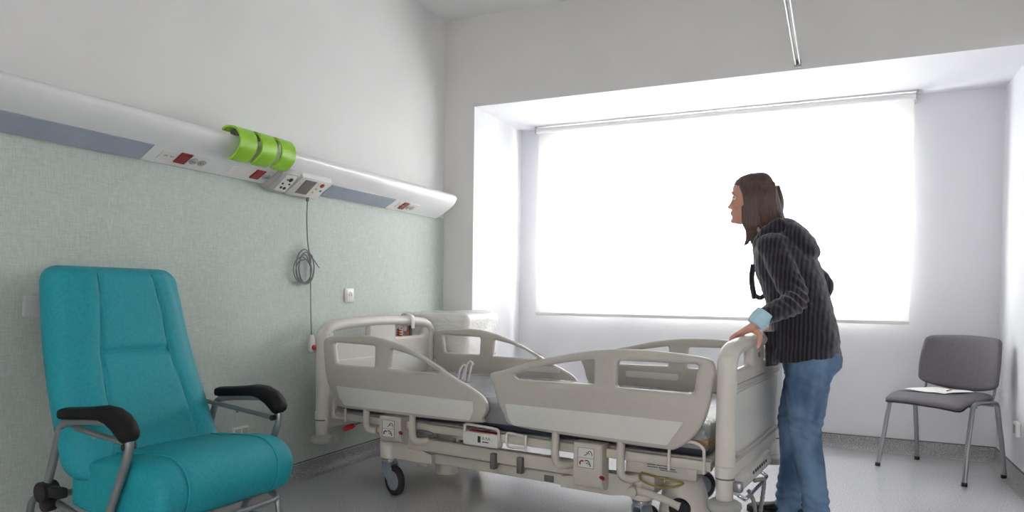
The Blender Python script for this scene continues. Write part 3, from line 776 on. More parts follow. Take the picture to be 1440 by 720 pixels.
MB().tube(spline(lp, 8), [.0075 + .0022 * (i % 2) for i in range(65)], 8).build('coiled_cable', M['cable'], bed)

# clear mattress-retainer loops standing up from the deck in the gap between the rails
for (x, y, hgt) in ((-.435, .0, .675), (-.50, .03, .650)):
    MB().tube(spline([(x - .035, y, .55), (x - .02, y, hgt - .03), (x + .005, y, hgt), (x + .022, y, hgt - .012), (x + .012, y, hgt - .03), (x - .008, y, .56)], 5), .006, 8).build('retainer_loop', M['film_white'], bed)

# ------------------------------------------------------------------ mattress on the bed
def soft_box(size, nu, nv, nw, r, fn=None):
    """rounded box with gridded faces; fn(p, s, t) may shift each point (s,t in -1..1 across x,y)"""
    bm = bmesh.new(); sx, sy, sz = (s / 2 for s in size)
    N = (nu, nv, nw); cache = {}
    def vert(i, j, k):
        key = (i, j, k)
        if key in cache: return cache[key]
        def spread(a, n, h):
            q = 2 * a / n - 1
            return math.sin(q * PI / 2) * .35 * h + q * .65 * h
        p = Vector((spread(i, nu, sx), spread(j, nv, sy), spread(k, nw, sz)))
        c = Vector((max(-sx + r, min(sx - r, p.x)), max(-sy + r, min(sy - r, p.y)), max(-sz + r, min(sz - r, p.z))))
        d = p - c
        if d.length > 1e-9: p = c + d.normalized() * r
        if fn: p = fn(p, p.x / sx, p.y / sy, p.z / sz)
        cache[key] = bm.verts.new(p); return cache[key]
    def quad(a, b, c, d):
        try: bm.faces.new((a, b, c, d))
        except ValueError: pass
    for i in range(nu):
        for j in range(nv):
            quad(vert(i, j, 0), vert(i, j + 1, 0), vert(i + 1, j + 1, 0), vert(i + 1, j, 0)); quad(vert(i, j, nw), vert(i + 1, j, nw), vert(i + 1, j + 1, nw), vert(i, j + 1, nw))
    for i in range(nu):
        for k in range(nw):
            quad(vert(i, 0, k), vert(i + 1, 0, k), vert(i + 1, 0, k + 1), vert(i, 0, k + 1)); quad(vert(i, nv, k), vert(i, nv, k + 1), vert(i + 1, nv, k + 1), vert(i + 1, nv, k))
    for j in range(nv):
        for k in range(nw):
            quad(vert(0, j, k), vert(0, j, k + 1), vert(0, j + 1, k + 1), vert(0, j + 1, k)); quad(vert(nu, j, k), vert(nu, j + 1, k), vert(nu, j + 1, k + 1), vert(nu, j, k + 1))
    mb = MB(); mb.bm.free(); mb.bm = bm
    return mb
mt = thing('mattress', bed.matrix_basis @ Vector((0, 0, .408)), 'navy mattress in clear plastic lying inside the bed rails', 'mattress', BA)
def mfn(p, s, t, w_):
    p = p + Vector((0, 0, .004 * math.sin(p.x * 9) * math.cos(p.y * 7)))
    return p
o = soft_box((2.02, .86, .135), 50, 24, 4, .03, mfn).build('mattress_body', M['mattress'], mt, (0, 0, .0695))
def ffn(p, s, t, w_):
    if w_ > .3: p = p + Vector((0, 0, .008 * abs(math.sin(p.x * 23 + 2.2 * math.sin(p.y * 9))) + .004 * math.sin(p.y * 40 + p.x * 11)))
    return p
o = soft_box((2.03, .872, .125), 120, 44, 4, .028, ffn).build('plastic_film', M['film'], mt, (0, 0, .0845))
MB().box((.93, 0, .0625), (.17, .876, .030), .01).build('brown_band', M['brown_strap'], mt)

# ------------------------------------------------------------------ power cord hung over the headboard
pc = thing('power_cord', bed.matrix_basis @ Vector((-1.085, .245, .765)), 'orange coiled power cord on a white hook over the headboard', 'power cord', BA)
hk = MB().tube(spline([(.047, 0, .065), (.049, 0, .115), (.038, 0, .145), (0, 0, .157), (-.038, 0, .145), (-.049, 0, .10), (-.049, 0, .02)], 5), .016, 4, flat=(.35, 1.0))
hk.build('hook', M['white_gloss'], pc)
cp = []
for i in range(90):
    a = i * .9; cp.append((-.058 + .013 * math.cos(a), -.005 + .013 * math.sin(a), .062 - i * .0022))
MB().tube(cp, .0052, 6).build('coiled_cable', M['orange'], pc)
MB().tube(spline([(-.055, .068, .055), (-.056, .066, -.03), (-.057, .067, -.14)], 5), .006, 8).build('straight_cable', M['orange'], pc)
MB().box((-.058, .036, .062), (.030, .036, .044), .008).cyl((-.058, .010, .050), (-.058, .002, .078), .013, n=12).build('plug', M['white_plastic'], pc)
MB().tube([(-.060, .105, .09), (-.060, .105, -.13)], .012, 10).build('hanging_lead', M['bed_dark'], pc)

# ------------------------------------------------------------------ bedside cabinet wrapped in plastic, behind the bed head
cab = thing('bedside_cabinet', (-2.45, 4.30, 0), 'white bedside cabinet wrapped in clear plastic in the corner by the headboard', 'bedside cabinet')
CW, CD = .47, .44
MB().box((0, 0, .40), (CW - .03, CD - .03, .66), .012).build('cabinet_body', M['bed_cream'], cab)
MB().box((0, 0, .80), (CW - .01, CD - .01, .10), .015).build('drawer', M['bed_inlay'], cab)
def tfn(p, s, t, w_):
    if w_ > 0: p = p + Vector((0, 0, .008 * math.sin(p.x * 17) + .008 * math.sin(p.y * 13 + 1)))
    return p
soft_box((CW + .01, CD + .01, .045), 24, 22, 4, .018, tfn).build('cabinet_top', M['bed_cream'], cab, (0, 0, .875))
def wfn(p, s, t, w_):
    k = math.sin(p.z * 38 + 4 * math.sin(p.x * 9 + p.y * 7)) * .5 + math.sin(p.x * 31 - p.z * 17) * .3 + math.sin(p.y * 27 + p.z * 21) * .3
    n = Vector((s if abs(s) > .9 else 0, t if abs(t) > .9 else 0, w_ if w_ > .85 else 0))
    p = p + n * (.0045 if abs(s) > .9 else .002) * k
    if w_ > .85: p.z += .012 * abs(math.sin(p.x * 8 + 1)) + .012 * max(0, math.sin(p.y * 9 - 1))
    return p
soft_box((CW + .035, CD + .035, .30), 34, 32, 24, .03, wfn).build('plastic_wrap', M['film_white'], cab, (0, 0, .762))
for x in (-.18, .18):
    for y in (-.16, .16):
        c = MB().cyl((x, y - .012, .03), (x, y + .012, .03), .03, n=20, bevel=.004).box((x, y, .062), (.03, .03, .02), .004)
        c.build('caster', M['bed_dark'], cab)
# ------------------------------------------------------------------ upholstery materials
def fabric(name, rgb, weave=420, rough=0.65):
    m = mat(name, rgb, rough, noise=(0.10, 90), spec=0.35)
    nt = m.node_tree; b = nt.nodes['Principled BSDF']
    tc = nt.nodes.new('ShaderNodeTexCoord'); n = nt.nodes.new('ShaderNodeTexNoise'); n.inputs['Scale'].default_value = weave; n.inputs['Detail'].default_value = 2
    bp = nt.nodes.new('ShaderNodeBump'); bp.inputs['Strength'].default_value = 0.18; bp.inputs['Distance'].default_value = 0.002
    nt.links.new(tc.outputs['Object'], n.inputs['Vector']); nt.links.new(n.outputs['Fac'], bp.inputs['Height']); nt.links.new(bp.outputs['Normal'], b.inputs['Normal'])
    return m
M['teal'] = fabric('teal upholstery', (14, 124, 136))
M['teal_seam'] = fabric('teal piping', (18, 132, 144))
M['chair_gray'] = fabric('grey brown upholstery', (92, 88, 94), 700, 0.7)

def gauss(x, w): return math.exp(-(x / w) ** 2)
def smooth01(x): x = max(0.0, min(1.0, x)); return x * x * (3 - 2 * x)

# ------------------------------------------------------------------ teal recliner (local: x forward, y to its left, z up)
rc = thing('recliner_armchair', (-2.375, 1.835, 0), 'teal padded recliner armchair with black armrests against the mint wall', 'armchair', math.radians(-2))
def place_back(p, s, t, w_):
    """s runs across (-1..1), t up (-1..1), w_ front(+1)/back(-1); returns the chair-space point"""
    h = (t + 1) / 2
    width = .300 - .048 * h + .006 * math.sin(h * PI)
    z = .395 + .740 * h
    lean = .075 - .255 * h - .03 * math.sin(h * PI)
    # superellipse corner rounding at the top
    edge = abs(s)
    thick = .060
    front = 0.0
    if w_ > -.2:
        sm_ = .60 - .18 * h
        front += .026 * (1 - smooth01((edge - sm_) / .38))                     # padded centre
        front += .020 * gauss(h - .28, .20) * (1 - edge ** 4)                  # lumbar
        front += .018 * gauss(h - .80, .16) * (1 - edge ** 4)                  # head cushion
        front += .016 * gauss(edge - sm_ - .22, .14)                                 # side bolsters
        front -= .011 * gauss(edge - sm_, .022)                                # vertical seams
        if edge < sm_: front -= .014 * gauss(h - .575, .016)                   # cross seam
        front *= smooth01((w_ + .2) / 1.2) if w_ < 1 else 1
    y = s * width - .042 + .012 * h
    return Vector((lean + front + w_ * thick, y, z))
def pillow_solid(place, nu, nv, nw, e=3.2):
    """rounded slab in parameter space: (s,t) superellipse rounding on all edges"""
    mb = MB()
    def shape(s, t, w_):
        q = Vector((s, t, w_))
        # round the slab's rim
        rs = .20; rt = .17
        cs, ct = max(-1 + rs, min(1 - rs, s)), max(-1 + rt, min(1 - rt, t))
        ds, dt = (s - cs) / rs, (t - ct) / rt
        d = math.hypot(ds, dt)
        if d > 1: s, t = cs + ds / d * rs, ct + dt / d * rt
        d = min(d, 1)
        w2 = w_ * math.sqrt(max(0.0, 1 - d ** e))
        return place(q, s, t, w2)
    n1, n2 = nu, nv
    def sp(i, n): a = 2 * i / n - 1; return .55 * a + .45 * math.sin(a * PI / 2)
    F = [[mb.bm.verts.new(shape(sp(i, n1), sp(j, n2), 1.0)) for i in range(n1 + 1)] for j in range(n2 + 1)]
    B = [[F[j][i] if i in (0, n1) or j in (0, n2) else mb.bm.verts.new(shape(sp(i, n1), sp(j, n2), -1.0)) for i in range(n1 + 1)] for j in range(n2 + 1)]
    for j in range(n2):
        for i in range(n1):
            for G, fl in ((F, 0), (B, 1)):
                q = [G[j][i], G[j][i + 1], G[j + 1][i + 1], G[j + 1][i]]
                try: mb.bm.faces.new(q if not fl else list(reversed(q)))
                except ValueError: pass
    bmesh.ops.remove_doubles(mb.bm, verts=mb.bm.verts, dist=1e-5)
    return mb
bk = pillow_solid(place_back, 72, 96, 1).build('backrest', M['teal'], rc, angle=80)
def back_seam(s, h0, h1):
    P = []
    for k in range(26):
        h = h0 + (h1 - h0) * k / 25
        p = place_back(None, s * (.60 - .18 * h), 2 * h - 1, 1.0); P.append(p + Vector((.002, 0, 0)))
    return P
for s in (-1, 1):
    MB().tube(back_seam(s, .03, .965), .0028, 6).build('piping', M['teal_seam'], bk)
MB().tube([place_back(None, -.49 + .98 * k / 16, 2 * .575 - 1, 1.0) + Vector((.003, 0, 0)) for k in range(17)], .0022, 6).build('piping', M['teal_seam'], bk)

# seat: section in x-z swept across the width with a waterfall front
def seat_section(e):
    """closed x-z section; e = |s| 0..1 across (crown falls towards the sides)"""
    c = .014 * (1 - e ** 2.5)
    return [(.02, .300), (.02, .36), (.03, .425 + c * .5), (.08, .452 + c), (.18, .462 + c), (.28, .470 + c), (.36, .476 + c), (.43, .470 + c), (.485, .440 + c * .6), (.508, .395), (.505, .345), (.480, .298), (.43, .272), (.30, .268), (.15, .275), (.06, .285)]
def seat_ring(s):
    e = abs(s); sec = seat_section(e)
    pts = spline([(x, 0, z) for x, z in sec], 4, closed=True)
    cx, cz = .26, .37
    k = 1.0
    if e > .84:
        d = (e - .84) / .16; k = math.sqrt(max(0.0, 1 - d * d)) * .42 + .58 if d < 1 else .58
        k = 1 - .16 * (1 - math.sqrt(max(0, 1 - d ** 2)))
    seam = 1 - .016 * gauss(e - .66, .02)
    y = s * .292
    return [Vector((cx + (p.x - cx) * k * seam - .018, y - .012, cz + (p.z - cz) * k * seam + .012)) for p in pts]
S = [-1, -.995, -.98, -.96, -.93, -.90, -.86, -.80, -.74, -.70, -.68, -.66, -.64, -.62, -.58, -.5, -.4, -.3, -.2, -.1, 0]
S = S + [-s for s in reversed(S[:-1])]
st = MB().loft([seat_ring(s) for s in S]).build('seat', M['teal'], rc, angle=80)
for s in (-.66, .66):
    r_ = seat_ring(s); k0 = 8
    MB().tube([p * 1.0 + Vector((.0035 if p.x > .4 else 0, 0, .0035 if p.z > .40 else 0)) for p in r_[8:52]], .0028, 6).build('piping', M['teal_seam'], st)
# folded leg rest under the seat front
lr = soft_box((.09, .44, .17), 8, 20, 10, .035).build('leg_rest', M['teal'], rc, (.375, -.01, .125))
# arms
for s in (-1, 1):
    y = s * .318 - .008
    arm = empty('armrest', (.038, y, 0)); arm.parent = rc
    tp = spline([(.130, 0, .16), (.215, 0, .300), (.282, 0, .44), (.318, 0, .52), (.325, 0, .565), (.305, 0, .610), (.26, 0, .622), (.10, 0, .612), (.01, 0, .600), (-.030, 0, .583), (-.048, 0, .545), (-.085, 0, .44), (-.115, 0, .365)], 6)
    MB().tube(tp, .0135, 12).build('arm_tube', M['steel'], arm)
    # padded top with a drooping front
    rings = []
    for x, z, a, h in ((-.020, .627, .004, .006), (-.016, .627, .026, .017), (.0, .629, .030, .020), (.06, .634, .031, .020), (.15, .643, .032, .021), (.20, .648, .033, .024), (.245, .642, .034, .028), (.285, .625, .034, .031), (.312, .603, .033, .030), (.327, .585, .031, .026), (.333, .574, .026, .018), (.335, .567, .004, .004)):
        k = 16
        tilt = 0 if x < .2 else min(1.05, (x - .2) * 6.5)
        ring = []
        for j in range(k):
            t_ = 2 * PI * j / k
            cy_, cz_ = abs(math.cos(t_)) ** .6 * math.copysign(1, math.cos(t_)) * a, abs(math.sin(t_)) ** .6 * math.copysign(1, math.sin(t_)) * h
            ring.append(Vector((x + cz_ * math.sin(tilt), cy_, z + cz_ * math.cos(tilt))))
        rings.append(ring)
    MB().loft(rings).build('arm_pad', M['black_pad'], arm, angle=60)
    MB().tube([(-.07, -s * .020, .585), (.10, -s * .020, .570), (.310, -s * .020, .550)], .0095, 10).build('strut', M['steel'], arm)
    MB().cyl((.115, -s * .020, .566), (.115, -s * .020, .552), .006, n=10).build('strut_pin', M['steel'], arm)
    MB().cyl((.312, -s * .030, .549), (.312, s * .014, .549), .011, n=14, bevel=.002).build('strut_bolt', M['rubber'], arm)
    h = MB().cyl((-.115, -.028, .348), (-.115, .028, .348), .036, n=24, bevel=.006).cyl((-.105, -.020, .305), (-.105, .020, .305), .026, n=20, bevel=.005).box((-.065, 0, .352), (.09, .036, .036), .008)
    h.build('recline_hinge', M['rubber'], arm)
# base frame
for s in (-1, 1):
    y = s * .30 - .008
    MB().tube([(-.09, y, .318), (.08, y, .275), (.26, y, .238)], .012, 10).build('seat_rail', M['steel'], rc)
    MB().tube(spline([(-.215, y, .03), (-.215, y, .18), (-.205, y, .275), (-.165, y, .310), (-.09, y, .318)], 5), .0125, 10).build('rear_leg', M['steel'], rc)
    MB().tube(spline([(.395, y * .80, .275), (.425, y * .80, .262), (.44, y * .80, .215), (.445, y * .80, .09), (.445, y * .80, .02)], 5), .0125, 10).build('front_leg', M['steel'], rc)
    MB().tube([(-.215, y, .06), (.445, y * .80, .06)], .0115, 10).build('base_rail', M['steel'], rc)
    for x, q in ((-.215, 1.0), (.445, .80)):
        MB().lathe([(.006, 0), (.020, .001), (.021, .012), (.016, .026), (.013, .03)], (x, y * q, 0)).build('foot_cap', M['rubber'], rc)
MB().tube(spline([(.43, -.235, .268), (.455, -.20, .262), (.46, 0, .262), (.455, .19, .262), (.43, .225, .268)], 6), .010, 10).build('front_bar', M['steel'], rc)
MB().tube([(-.10, -.30, .318), (-.10, .29, .318)], .012, 10).build('rear_bar', M['steel'], rc)
# back frame glimpsed at the left edge
for s in (-1, 1):
    MB().tube(spline([(-.03, s * .19 - .02, .40), (-.12, s * .20 - .02, .62), (-.205, s * .20 - .02, .80), (-.235, s * .20 - .02, .90)], 5), .011, 10).build('back_tube', M['steel'], rc)
MB().box((-.238, -.045, .985), (.018, .545, .075), .006).build('push_bar', M['socket_gray'], rc)

# ------------------------------------------------------------------ grey visitor chair (local: x right when seated side, y back, z up)
# feet: front-left .279,4.947  front-right .695,4.634  rear-right .908,4.97  rear-left .501,5.303
vx, vy = .596, 4.964
va = math.atan2(4.634 - 4.947, .695 - .279)
vc = thing('visitor_chair', (vx, vy, 0), 'grey upholstered visitor chair on metal legs in the corner by the window', 'chair', va)
def oval(c, n=12, a=.015, b=.0085): return None
def vframe(s):
    x = s * .248
    b = MB()
    path = spline([(s * .262, -.205, .004), (s * .252, -.165, .20), (x, -.120, .395), (x, -.108, .437), (x, -.080, .456), (x, -.035, .458), (x, .105, .452), (x, .130, .444), (x, .142, .420), (x + s * .002, .152, .36), (s * .258, .185, .18), (s * .264, .205, .004)], 6)
    b.tube(path, .0125, 12, flat=(1.15, .8))
    return b
for s in (-1, 1):
    vframe(s).build('leg_frame', M['steel'], vc)
    for y in (-.205, .205):
        MB().cyl((s * .262, y, 0), (s * .262, y * .99, .022), .0155, n=14, bevel=.002).build('foot_cap', M['rubber'], vc)
for y in (-.07, .10):
    MB().tube([(-.245, y, .438), (.245, y, .438)], .010, 10).build('cross_bar', M['steel'], vc)
def vseat(p, s, t, w_):
    w = .232 * (1 - .10 * max(0, t)) ; d = .208
    x = s * w; y = t * d - .005
    z = .466 + .010 * (1 - s * s) * (1 - t * t) - .030 * smooth01((-t - .45) / .55) ** 1.2 - .010 * abs(s) ** 3 + .012 * max(0, t)
    return Vector((x, y, z + w_ * .020))
vs = pillow_solid(vseat, 36, 36, 1, 2.6).build('seat', M['chair_gray'], vc, angle=80)
def vshell(p, s, t, w_):
    q = vseat(p, s * 1.005, t * 1.005, 0); return Vector((q.x, q.y, q.z - .014 + w_ * .008))
pillow_solid(vshell, 30, 30, 1, 3).build('seat_shell', M['rubber'], vs, angle=80)
def vback(p, s, t, w_):
    h = (t + 1) / 2
    w = .240 + .010 * math.sin(h * PI) - .012 * h
    z = .530 + .290 * h - .042 * (1 - s * s) * (1 - h) + .012 * (1 - s * s) * h
    y = .205 + .055 * h - .045 * (s * s) + .022 * (1 - abs(s) ** 2) - .01 * math.sin(h * PI)
    return Vector((s * w, y - w_ * .020, z))
vb = pillow_solid(vback, 36, 30, 1, 2.6).build('backrest', M['chair_gray'], vc, angle=80)
for s in (-1, 1):
    MB().tube(spline([(s * .205, .108, .452), (s * .205, .165, .462), (s * .205, .185, .49), (s * .205, .196, .54), (s * .200, .212, .60)], 5), .011, 10, flat=(1, .6)).build('back_support', M['steel'], vc)
for s in (-1, 1):
    MB().box((s * .12, .0, .436), (.03, .20, .012), .003).build('seat_bracket', M['rubber'], vc)
# sheet of paper and pen lying on the seat
pp = thing('paper_sheet', vc.matrix_basis @ Vector((0, 0, .499)), 'white sheets of paper lying on the grey visitor chair seat', 'paper', va)
b = MB(); n = 12
g = [[b.bm.verts.new((-.145 + .235 * i / n + .05 * j / n, -.135 + .21 * j / n + .02 * i / n, .004 - .020 * smooth01((.35 - j / n) / .9) + .002 * math.sin(i * .8))) for i in range(n + 1)] for j in range(n + 1)]
g2 = [[b.bm.verts.new(v.co + Vector((0, 0, .0025))) for v in row] for row in g]
for j in range(n):
    for i in range(n):
        b.bm.faces.new((g[j][i], g[j + 1][i], g[j + 1][i + 1], g[j][i + 1])); b.bm.faces.new((g2[j][i], g2[j][i + 1], g2[j + 1][i + 1], g2[j + 1][i]))
for k in range(n):
    b.bm.faces.new((g[0][k], g[0][k + 1], g2[0][k + 1], g2[0][k])); b.bm.faces.new((g[n][k + 1], g[n][k], g2[n][k], g2[n][k + 1]))
    b.bm.faces.new((g[k + 1][0], g[k][0], g2[k][0], g2[k + 1][0])); b.bm.faces.new((g[k][n], g[k + 1][n], g2[k + 1][n], g2[k][n]))
b.build('sheet', M['paper'], pp, angle=60)
pe = thing('pen', vc.matrix_basis @ Vector((.06, -.01, .511)), 'short tan pencil lying on the white paper on the chair', 'pen', va)
pd_ = Vector((-.25, .97, .0)).normalized()
MB().cyl(-pd_ * .055, pd_ * .045, .004, n=8).build('shaft', M['tan'], pe)
MB().cyl(pd_ * .045, pd_ * .058, .004, .0008, n=8).build('tip', M['ink'], pe)
MB().cyl(-pd_ * .062, -pd_ * .055, .0043, n=8).build('end_cap', M['socket_gray'], pe)
# ------------------------------------------------------------------ the woman pushing the bed (bed-aligned: she faces -x)
from mathutils import noise as mnoise
def knit_material():
    m = mat('dark ribbed knit', (48, 48, 56), 0.9, spec=0.15)
    nt = m.node_tree; b = nt.nodes['Principled BSDF']
    tc = nt.nodes.new('ShaderNodeTexCoord')
    w1 = nt.nodes.new('ShaderNodeTexWave'); w1.wave_type = 'BANDS'; w1.bands_direction = 'X'; w1.inputs['Scale'].default_value = 18.0; w1.inputs['Distortion'].default_value = 1.2; w1.inputs['Detail Scale'].default_value = 1.5
    w2 = nt.nodes.new('ShaderNodeTexWave'); w2.wave_type = 'BANDS'; w2.bands_direction = 'Z'; w2.inputs['Scale'].default_value = 34.0; w2.inputs['Distortion'].default_value = 2.0
    nt.links.new(tc.outputs['Object'], w1.inputs['Vector']); nt.links.new(tc.outputs['Object'], w2.inputs['Vector'])
    ml = nt.nodes.new('ShaderNodeMath'); ml.operation = 'MULTIPLY_ADD'; ml.inputs[1].default_value = 0.10
    nt.links.new(w2.outputs['Fac'], ml.inputs[0]); nt.links.new(w1.outputs['Fac'], ml.inputs[2])
    cr = nt.nodes.new('ShaderNodeValToRGB')
    cr.color_ramp.elements[0].position = 0.1; cr.color_ramp.elements[0].color = lin((24, 23, 29))
    cr.color_ramp.elements[1].position = 1.1 if False else 1.0; cr.color_ramp.elements[1].color = lin((50, 49, 57))
    nt.links.new(ml.outputs[0], cr.inputs['Fac']); nt.links.new(cr.outputs['Color'], b.inputs['Base Color'])
    bp = nt.nodes.new('ShaderNodeBump'); bp.inputs['Strength'].default_value = 0.35; bp.inputs['Distance'].default_value = 0.004
    nt.links.new(ml.outputs[0], bp.inputs['Height']); nt.links.new(bp.outputs['Normal'], b.inputs['Normal'])
    b.inputs['Sheen Weight'].default_value = 0.25
    return m
M['knit'] = knit_material()
def denim_material():
    m = mat('blue denim', (72, 98, 136), 0.85, spec=0.15)
    nt = m.node_tree; b = nt.nodes['Principled BSDF']
    tc = nt.nodes.new('ShaderNodeTexCoord')
    n1 = nt.nodes.new('ShaderNodeTexNoise'); n1.inputs['Scale'].default_value = 7; n1.inputs['Detail'].default_value = 6
    mp = nt.nodes.new('ShaderNodeMapping'); mp.inputs['Scale'].default_value = (1.2, 1.2, .6)
    nt.links.new(tc.outputs['Object'], mp.inputs['Vector']); nt.links.new(mp.outputs['Vector'], n1.inputs['Vector'])
    cr = nt.nodes.new('ShaderNodeValToRGB')
    cr.color_ramp.elements[0].position = 0.34; cr.color_ramp.elements[0].color = lin((56, 78, 106))
    cr.color_ramp.elements[1].position = 0.68; cr.color_ramp.elements[1].color = lin((104, 130, 158))
    nt.links.new(n1.outputs['Fac'], cr.inputs['Fac']); nt.links.new(cr.outputs['Color'], b.inputs['Base Color'])
    n2 = nt.nodes.new('ShaderNodeTexNoise'); n2.inputs['Scale'].default_value = 300
    nt.links.new(tc.outputs['Object'], n2.inputs['Vector'])
    bp = nt.nodes.new('ShaderNodeBump'); bp.inputs['Strength'].default_value = 0.2; bp.inputs['Distance'].default_value = 0.002
    nt.links.new(n2.outputs['Fac'], bp.inputs['Height']); nt.links.new(bp.outputs['Normal'], b.inputs['Normal'])
    return m
M['denim'] = denim_material()
M['skin'] = mat('skin', (196, 146, 126), 0.5, noise=(0.05, 40), bump=(0.05, 200))
M['skin'].node_tree.nodes['Principled BSDF'].inputs['Subsurface Weight'].default_value = 0.12
M['skin'].node_tree.nodes['Principled BSDF'].inputs['Subsurface Radius'].default_value = (0.01, 0.004, 0.002)
M['lip'] = mat('lips', (176, 104, 96), 0.4, noise=(0.05, 60))
M['hair'] = mat('dark brown hair', (60, 36, 30), 0.42, noise=(0.45, 5), bump=(0.5, 6), stretch=(34, 34, 2.2))
M['shoe'] = mat('black suede', (18, 18, 20), 0.8, noise=(0.1, 60))
M['cuff'] = mat('pale blue shirt cotton', (178, 214, 226), 0.8, noise=(0.06, 60), bump=(0.1, 120))
M['eye'] = mat('eye white', (225, 222, 216), 0.2, noise=(0.02, 60))
M['iris'] = mat('dark iris', (44, 28, 20), 0.2, noise=(0.05, 60))

PU, PV = 1.28, .25
woman = thing('person', bed.matrix_basis @ Vector((PU, PV, 0)), 'person in dark ribbed hooded cardigan and jeans, leaning over and pushing the bed', 'person', BA)
def displace(me, fn):
    P = [v.co.copy() for v in me.vertices]; N = [v.normal.copy() for v in me.vertices]
    flat = []
    for c, n in zip(P, N): flat.extend(c + n * fn(c))
    me.vertices.foreach_set('co', flat); me.update()
def pp_(u, v, z): return Vector((u - PU, v - PV, z))
def ring_fb(f, k, hw, v0=.25, n=28, e=.85):
    """closed ring through front point f=(u,z) and back point k=(u,z) with half width hw"""
    F, K = pp_(f[0], v0, f[1]), pp_(k[0], v0, k[1]); c = (F + K) / 2; a = (F - K) / 2
    out = []
    for j in range(n):
        t = 2 * PI * j / n; ct, s = math.cos(t), math.sin(t)
        ct = math.copysign(abs(ct) ** e, ct); s = math.copysign(abs(s) ** e, s)
        out.append(c + a * ct + Vector((0, hw * s, 0)))
    return out
def limb(mb, pts, n=16, sub=5, flat=None):
    """tapered limb: pts of (u,v,z,r)"""
    P = [pp_(*p[:3]) for p in pts]; R = [Vector((p[3], 0, 0)) for p in pts]
    mb.tube(spline(P, sub), [r.x for r in spline(R, sub)], n, flat=flat)
    mb.ball(P[0], (pts[0][3] * .98,) * 3); mb.ball(P[-1], (pts[-1][3] * .98,) * 3)
    return mb
L_ARM = [(1.140, .110, 1.272, .066), (1.192, .066, 1.17, .060), (1.250, .022, 1.045, .054), (1.198, -.078, 1.000, .046), (1.145, -.152, .966, .036)]
R_ARM = [(1.145, .390, 1.272, .066), (1.225, .455, 1.20, .058), (1.298, .492, 1.100, .052), (1.215, .458, 1.020, .046), (1.148, .415, .966, .036)]
N_LEG = [(1.292, .165, .80, .100), (1.288, .155, .62, .090), (1.284, .150, .47, .070), (1.306, .150, .31, .062), (1.332, .150, .15, .055), (1.338, .150, .050, .057)]
F_LEG = [(1.275, .335, .80, .100), (1.236, .350, .61, .088), (1.200, .360, .45, .071), (1.206, .366, .30, .062), (1.190, .370, .14, .060), (1.182, .372, .045, .063)]
TORSO = [((1.150, .74), (1.412, .76), .170), ((1.125, .84), (1.408, .855), .178), ((1.106, .93), (1.392, .94), .176), ((1.090, 1.02), (1.365, 1.04), .170), ((1.066, 1.10), (1.343, 1.12), .172), ((1.036, 1.18), (1.318, 1.20), .184), ((1.030, 1.25), (1.282, 1.27), .176), ((1.040, 1.305), (1.236, 1.33), .140), ((1.052, 1.335), (1.20, 1.365), .095)]

# --- body: one continuous skin surface
def make_hand(mb, side, v0, rimz):
    """hand closed over the footboard rim (axis along v at u=1.088, height rimz); side -1 left hand, +1 right hand"""
    rc_u, rad = 1.088, .041
    def arc(deg, v, r=rad):
        a = math.radians(deg); return pp_(rc_u + (r + .0085) * math.cos(a), v, rimz + r * math.sin(a))
    wrist = pp_(1.126, v0 + (.022 if side < 0 else -.022), .936)
    # palm: flattened loft from the wrist to the knuckles over the rim
    mid = pp_(1.098, v0 + .006 * -side, .917)
    kn = arc(132, v0)
    rings = []
    for c, hw, th in ((wrist + Vector((.02, 0, .012)), .025, .020), (wrist, .026, .019), (wrist.lerp(mid, .5), .032, .018), (mid, .039, .017), (mid.lerp(kn, .6), .041, .015), (kn, .040, .012), (kn + Vector((-.008, 0, -.004)), .034, .007)):
        d = (kn - wrist).normalized(); up = Vector((-d.z, 0, d.x)); up = up if up.z > 0 else -up
        rings.append([c + Vector((0, math.cos(t) * hw, 0)) + up * math.sin(t) * th for t in [2 * PI * j / 18 for j in range(18)]])
    mb.loft(rings)
    # four fingers, unequal, curled around the inner side of the rim
    for k, (dv, L) in enumerate(((-.030, .86), (-.010, 1.0), (.010, .97), (.029, .80))):
        v = v0 + dv * (1 if side < 0 else -1) * -1
        a = [127, 127 + 34 * L, 127 + 62 * L, 127 + 86 * L]
        P = [arc(a[0], v, .040), arc(a[1], v, .043), arc(a[2], v, .0415), arc(a[3], v, .040)]
        mb.tube(spline(P, 4), [.0092, .0092, .0092, .009, .0088, .0086, .0085, .0083, .008, .0078, .0074, .0070, .0060], 10)
        mb.ball(P[0], (.0105,) * 3); mb.ball(P[-1], (.0064,) * 3)
    # thumb leaves the side of the palm near its base and closes on the outer face
    tv = v0 - side * .030 if side > 0 else v0 + .030
    P = [mid + Vector((.018, (tv - v0) * .5, .0)), pp_(1.140, v0 + (tv - v0) * .8, .900), pp_(1.144, v0 + (tv - v0) * .7, .872), pp_(1.139, v0 + (tv - v0) * .5, .846)]
    mb.tube(spline(P, 4), [.015, .0145, .0135, .0125, .012, .0115, .0112, .011, .0108, .0105, .010, .0092, .0075], 10)
    mb.ball(P[-1], (.0078,) * 3)
RIMZ_L, RIMZ_R = .862, .857
bb = MB()
bb.loft([ring_fb((f[0] + .018, f[1]), (k[0] - .018, k[1]), hw - .03) for f, k, hw in TORSO])
bb.ball(pp_(1.285, .25, .80), (.105, .155, .10))
for arm_, hand_v, sd in ((L_ARM, -.185, -1), (R_ARM, .402, 1)):
    limb(bb, [(u, v, z, r * .68) for u, v, z, r in arm_[:-1]] + [(1.130, hand_v + (.024 if sd < 0 else -.024), .944, .023)])
make_hand(bb, -1, -.185, RIMZ_L); make_hand(bb, 1, .402, RIMZ_R)
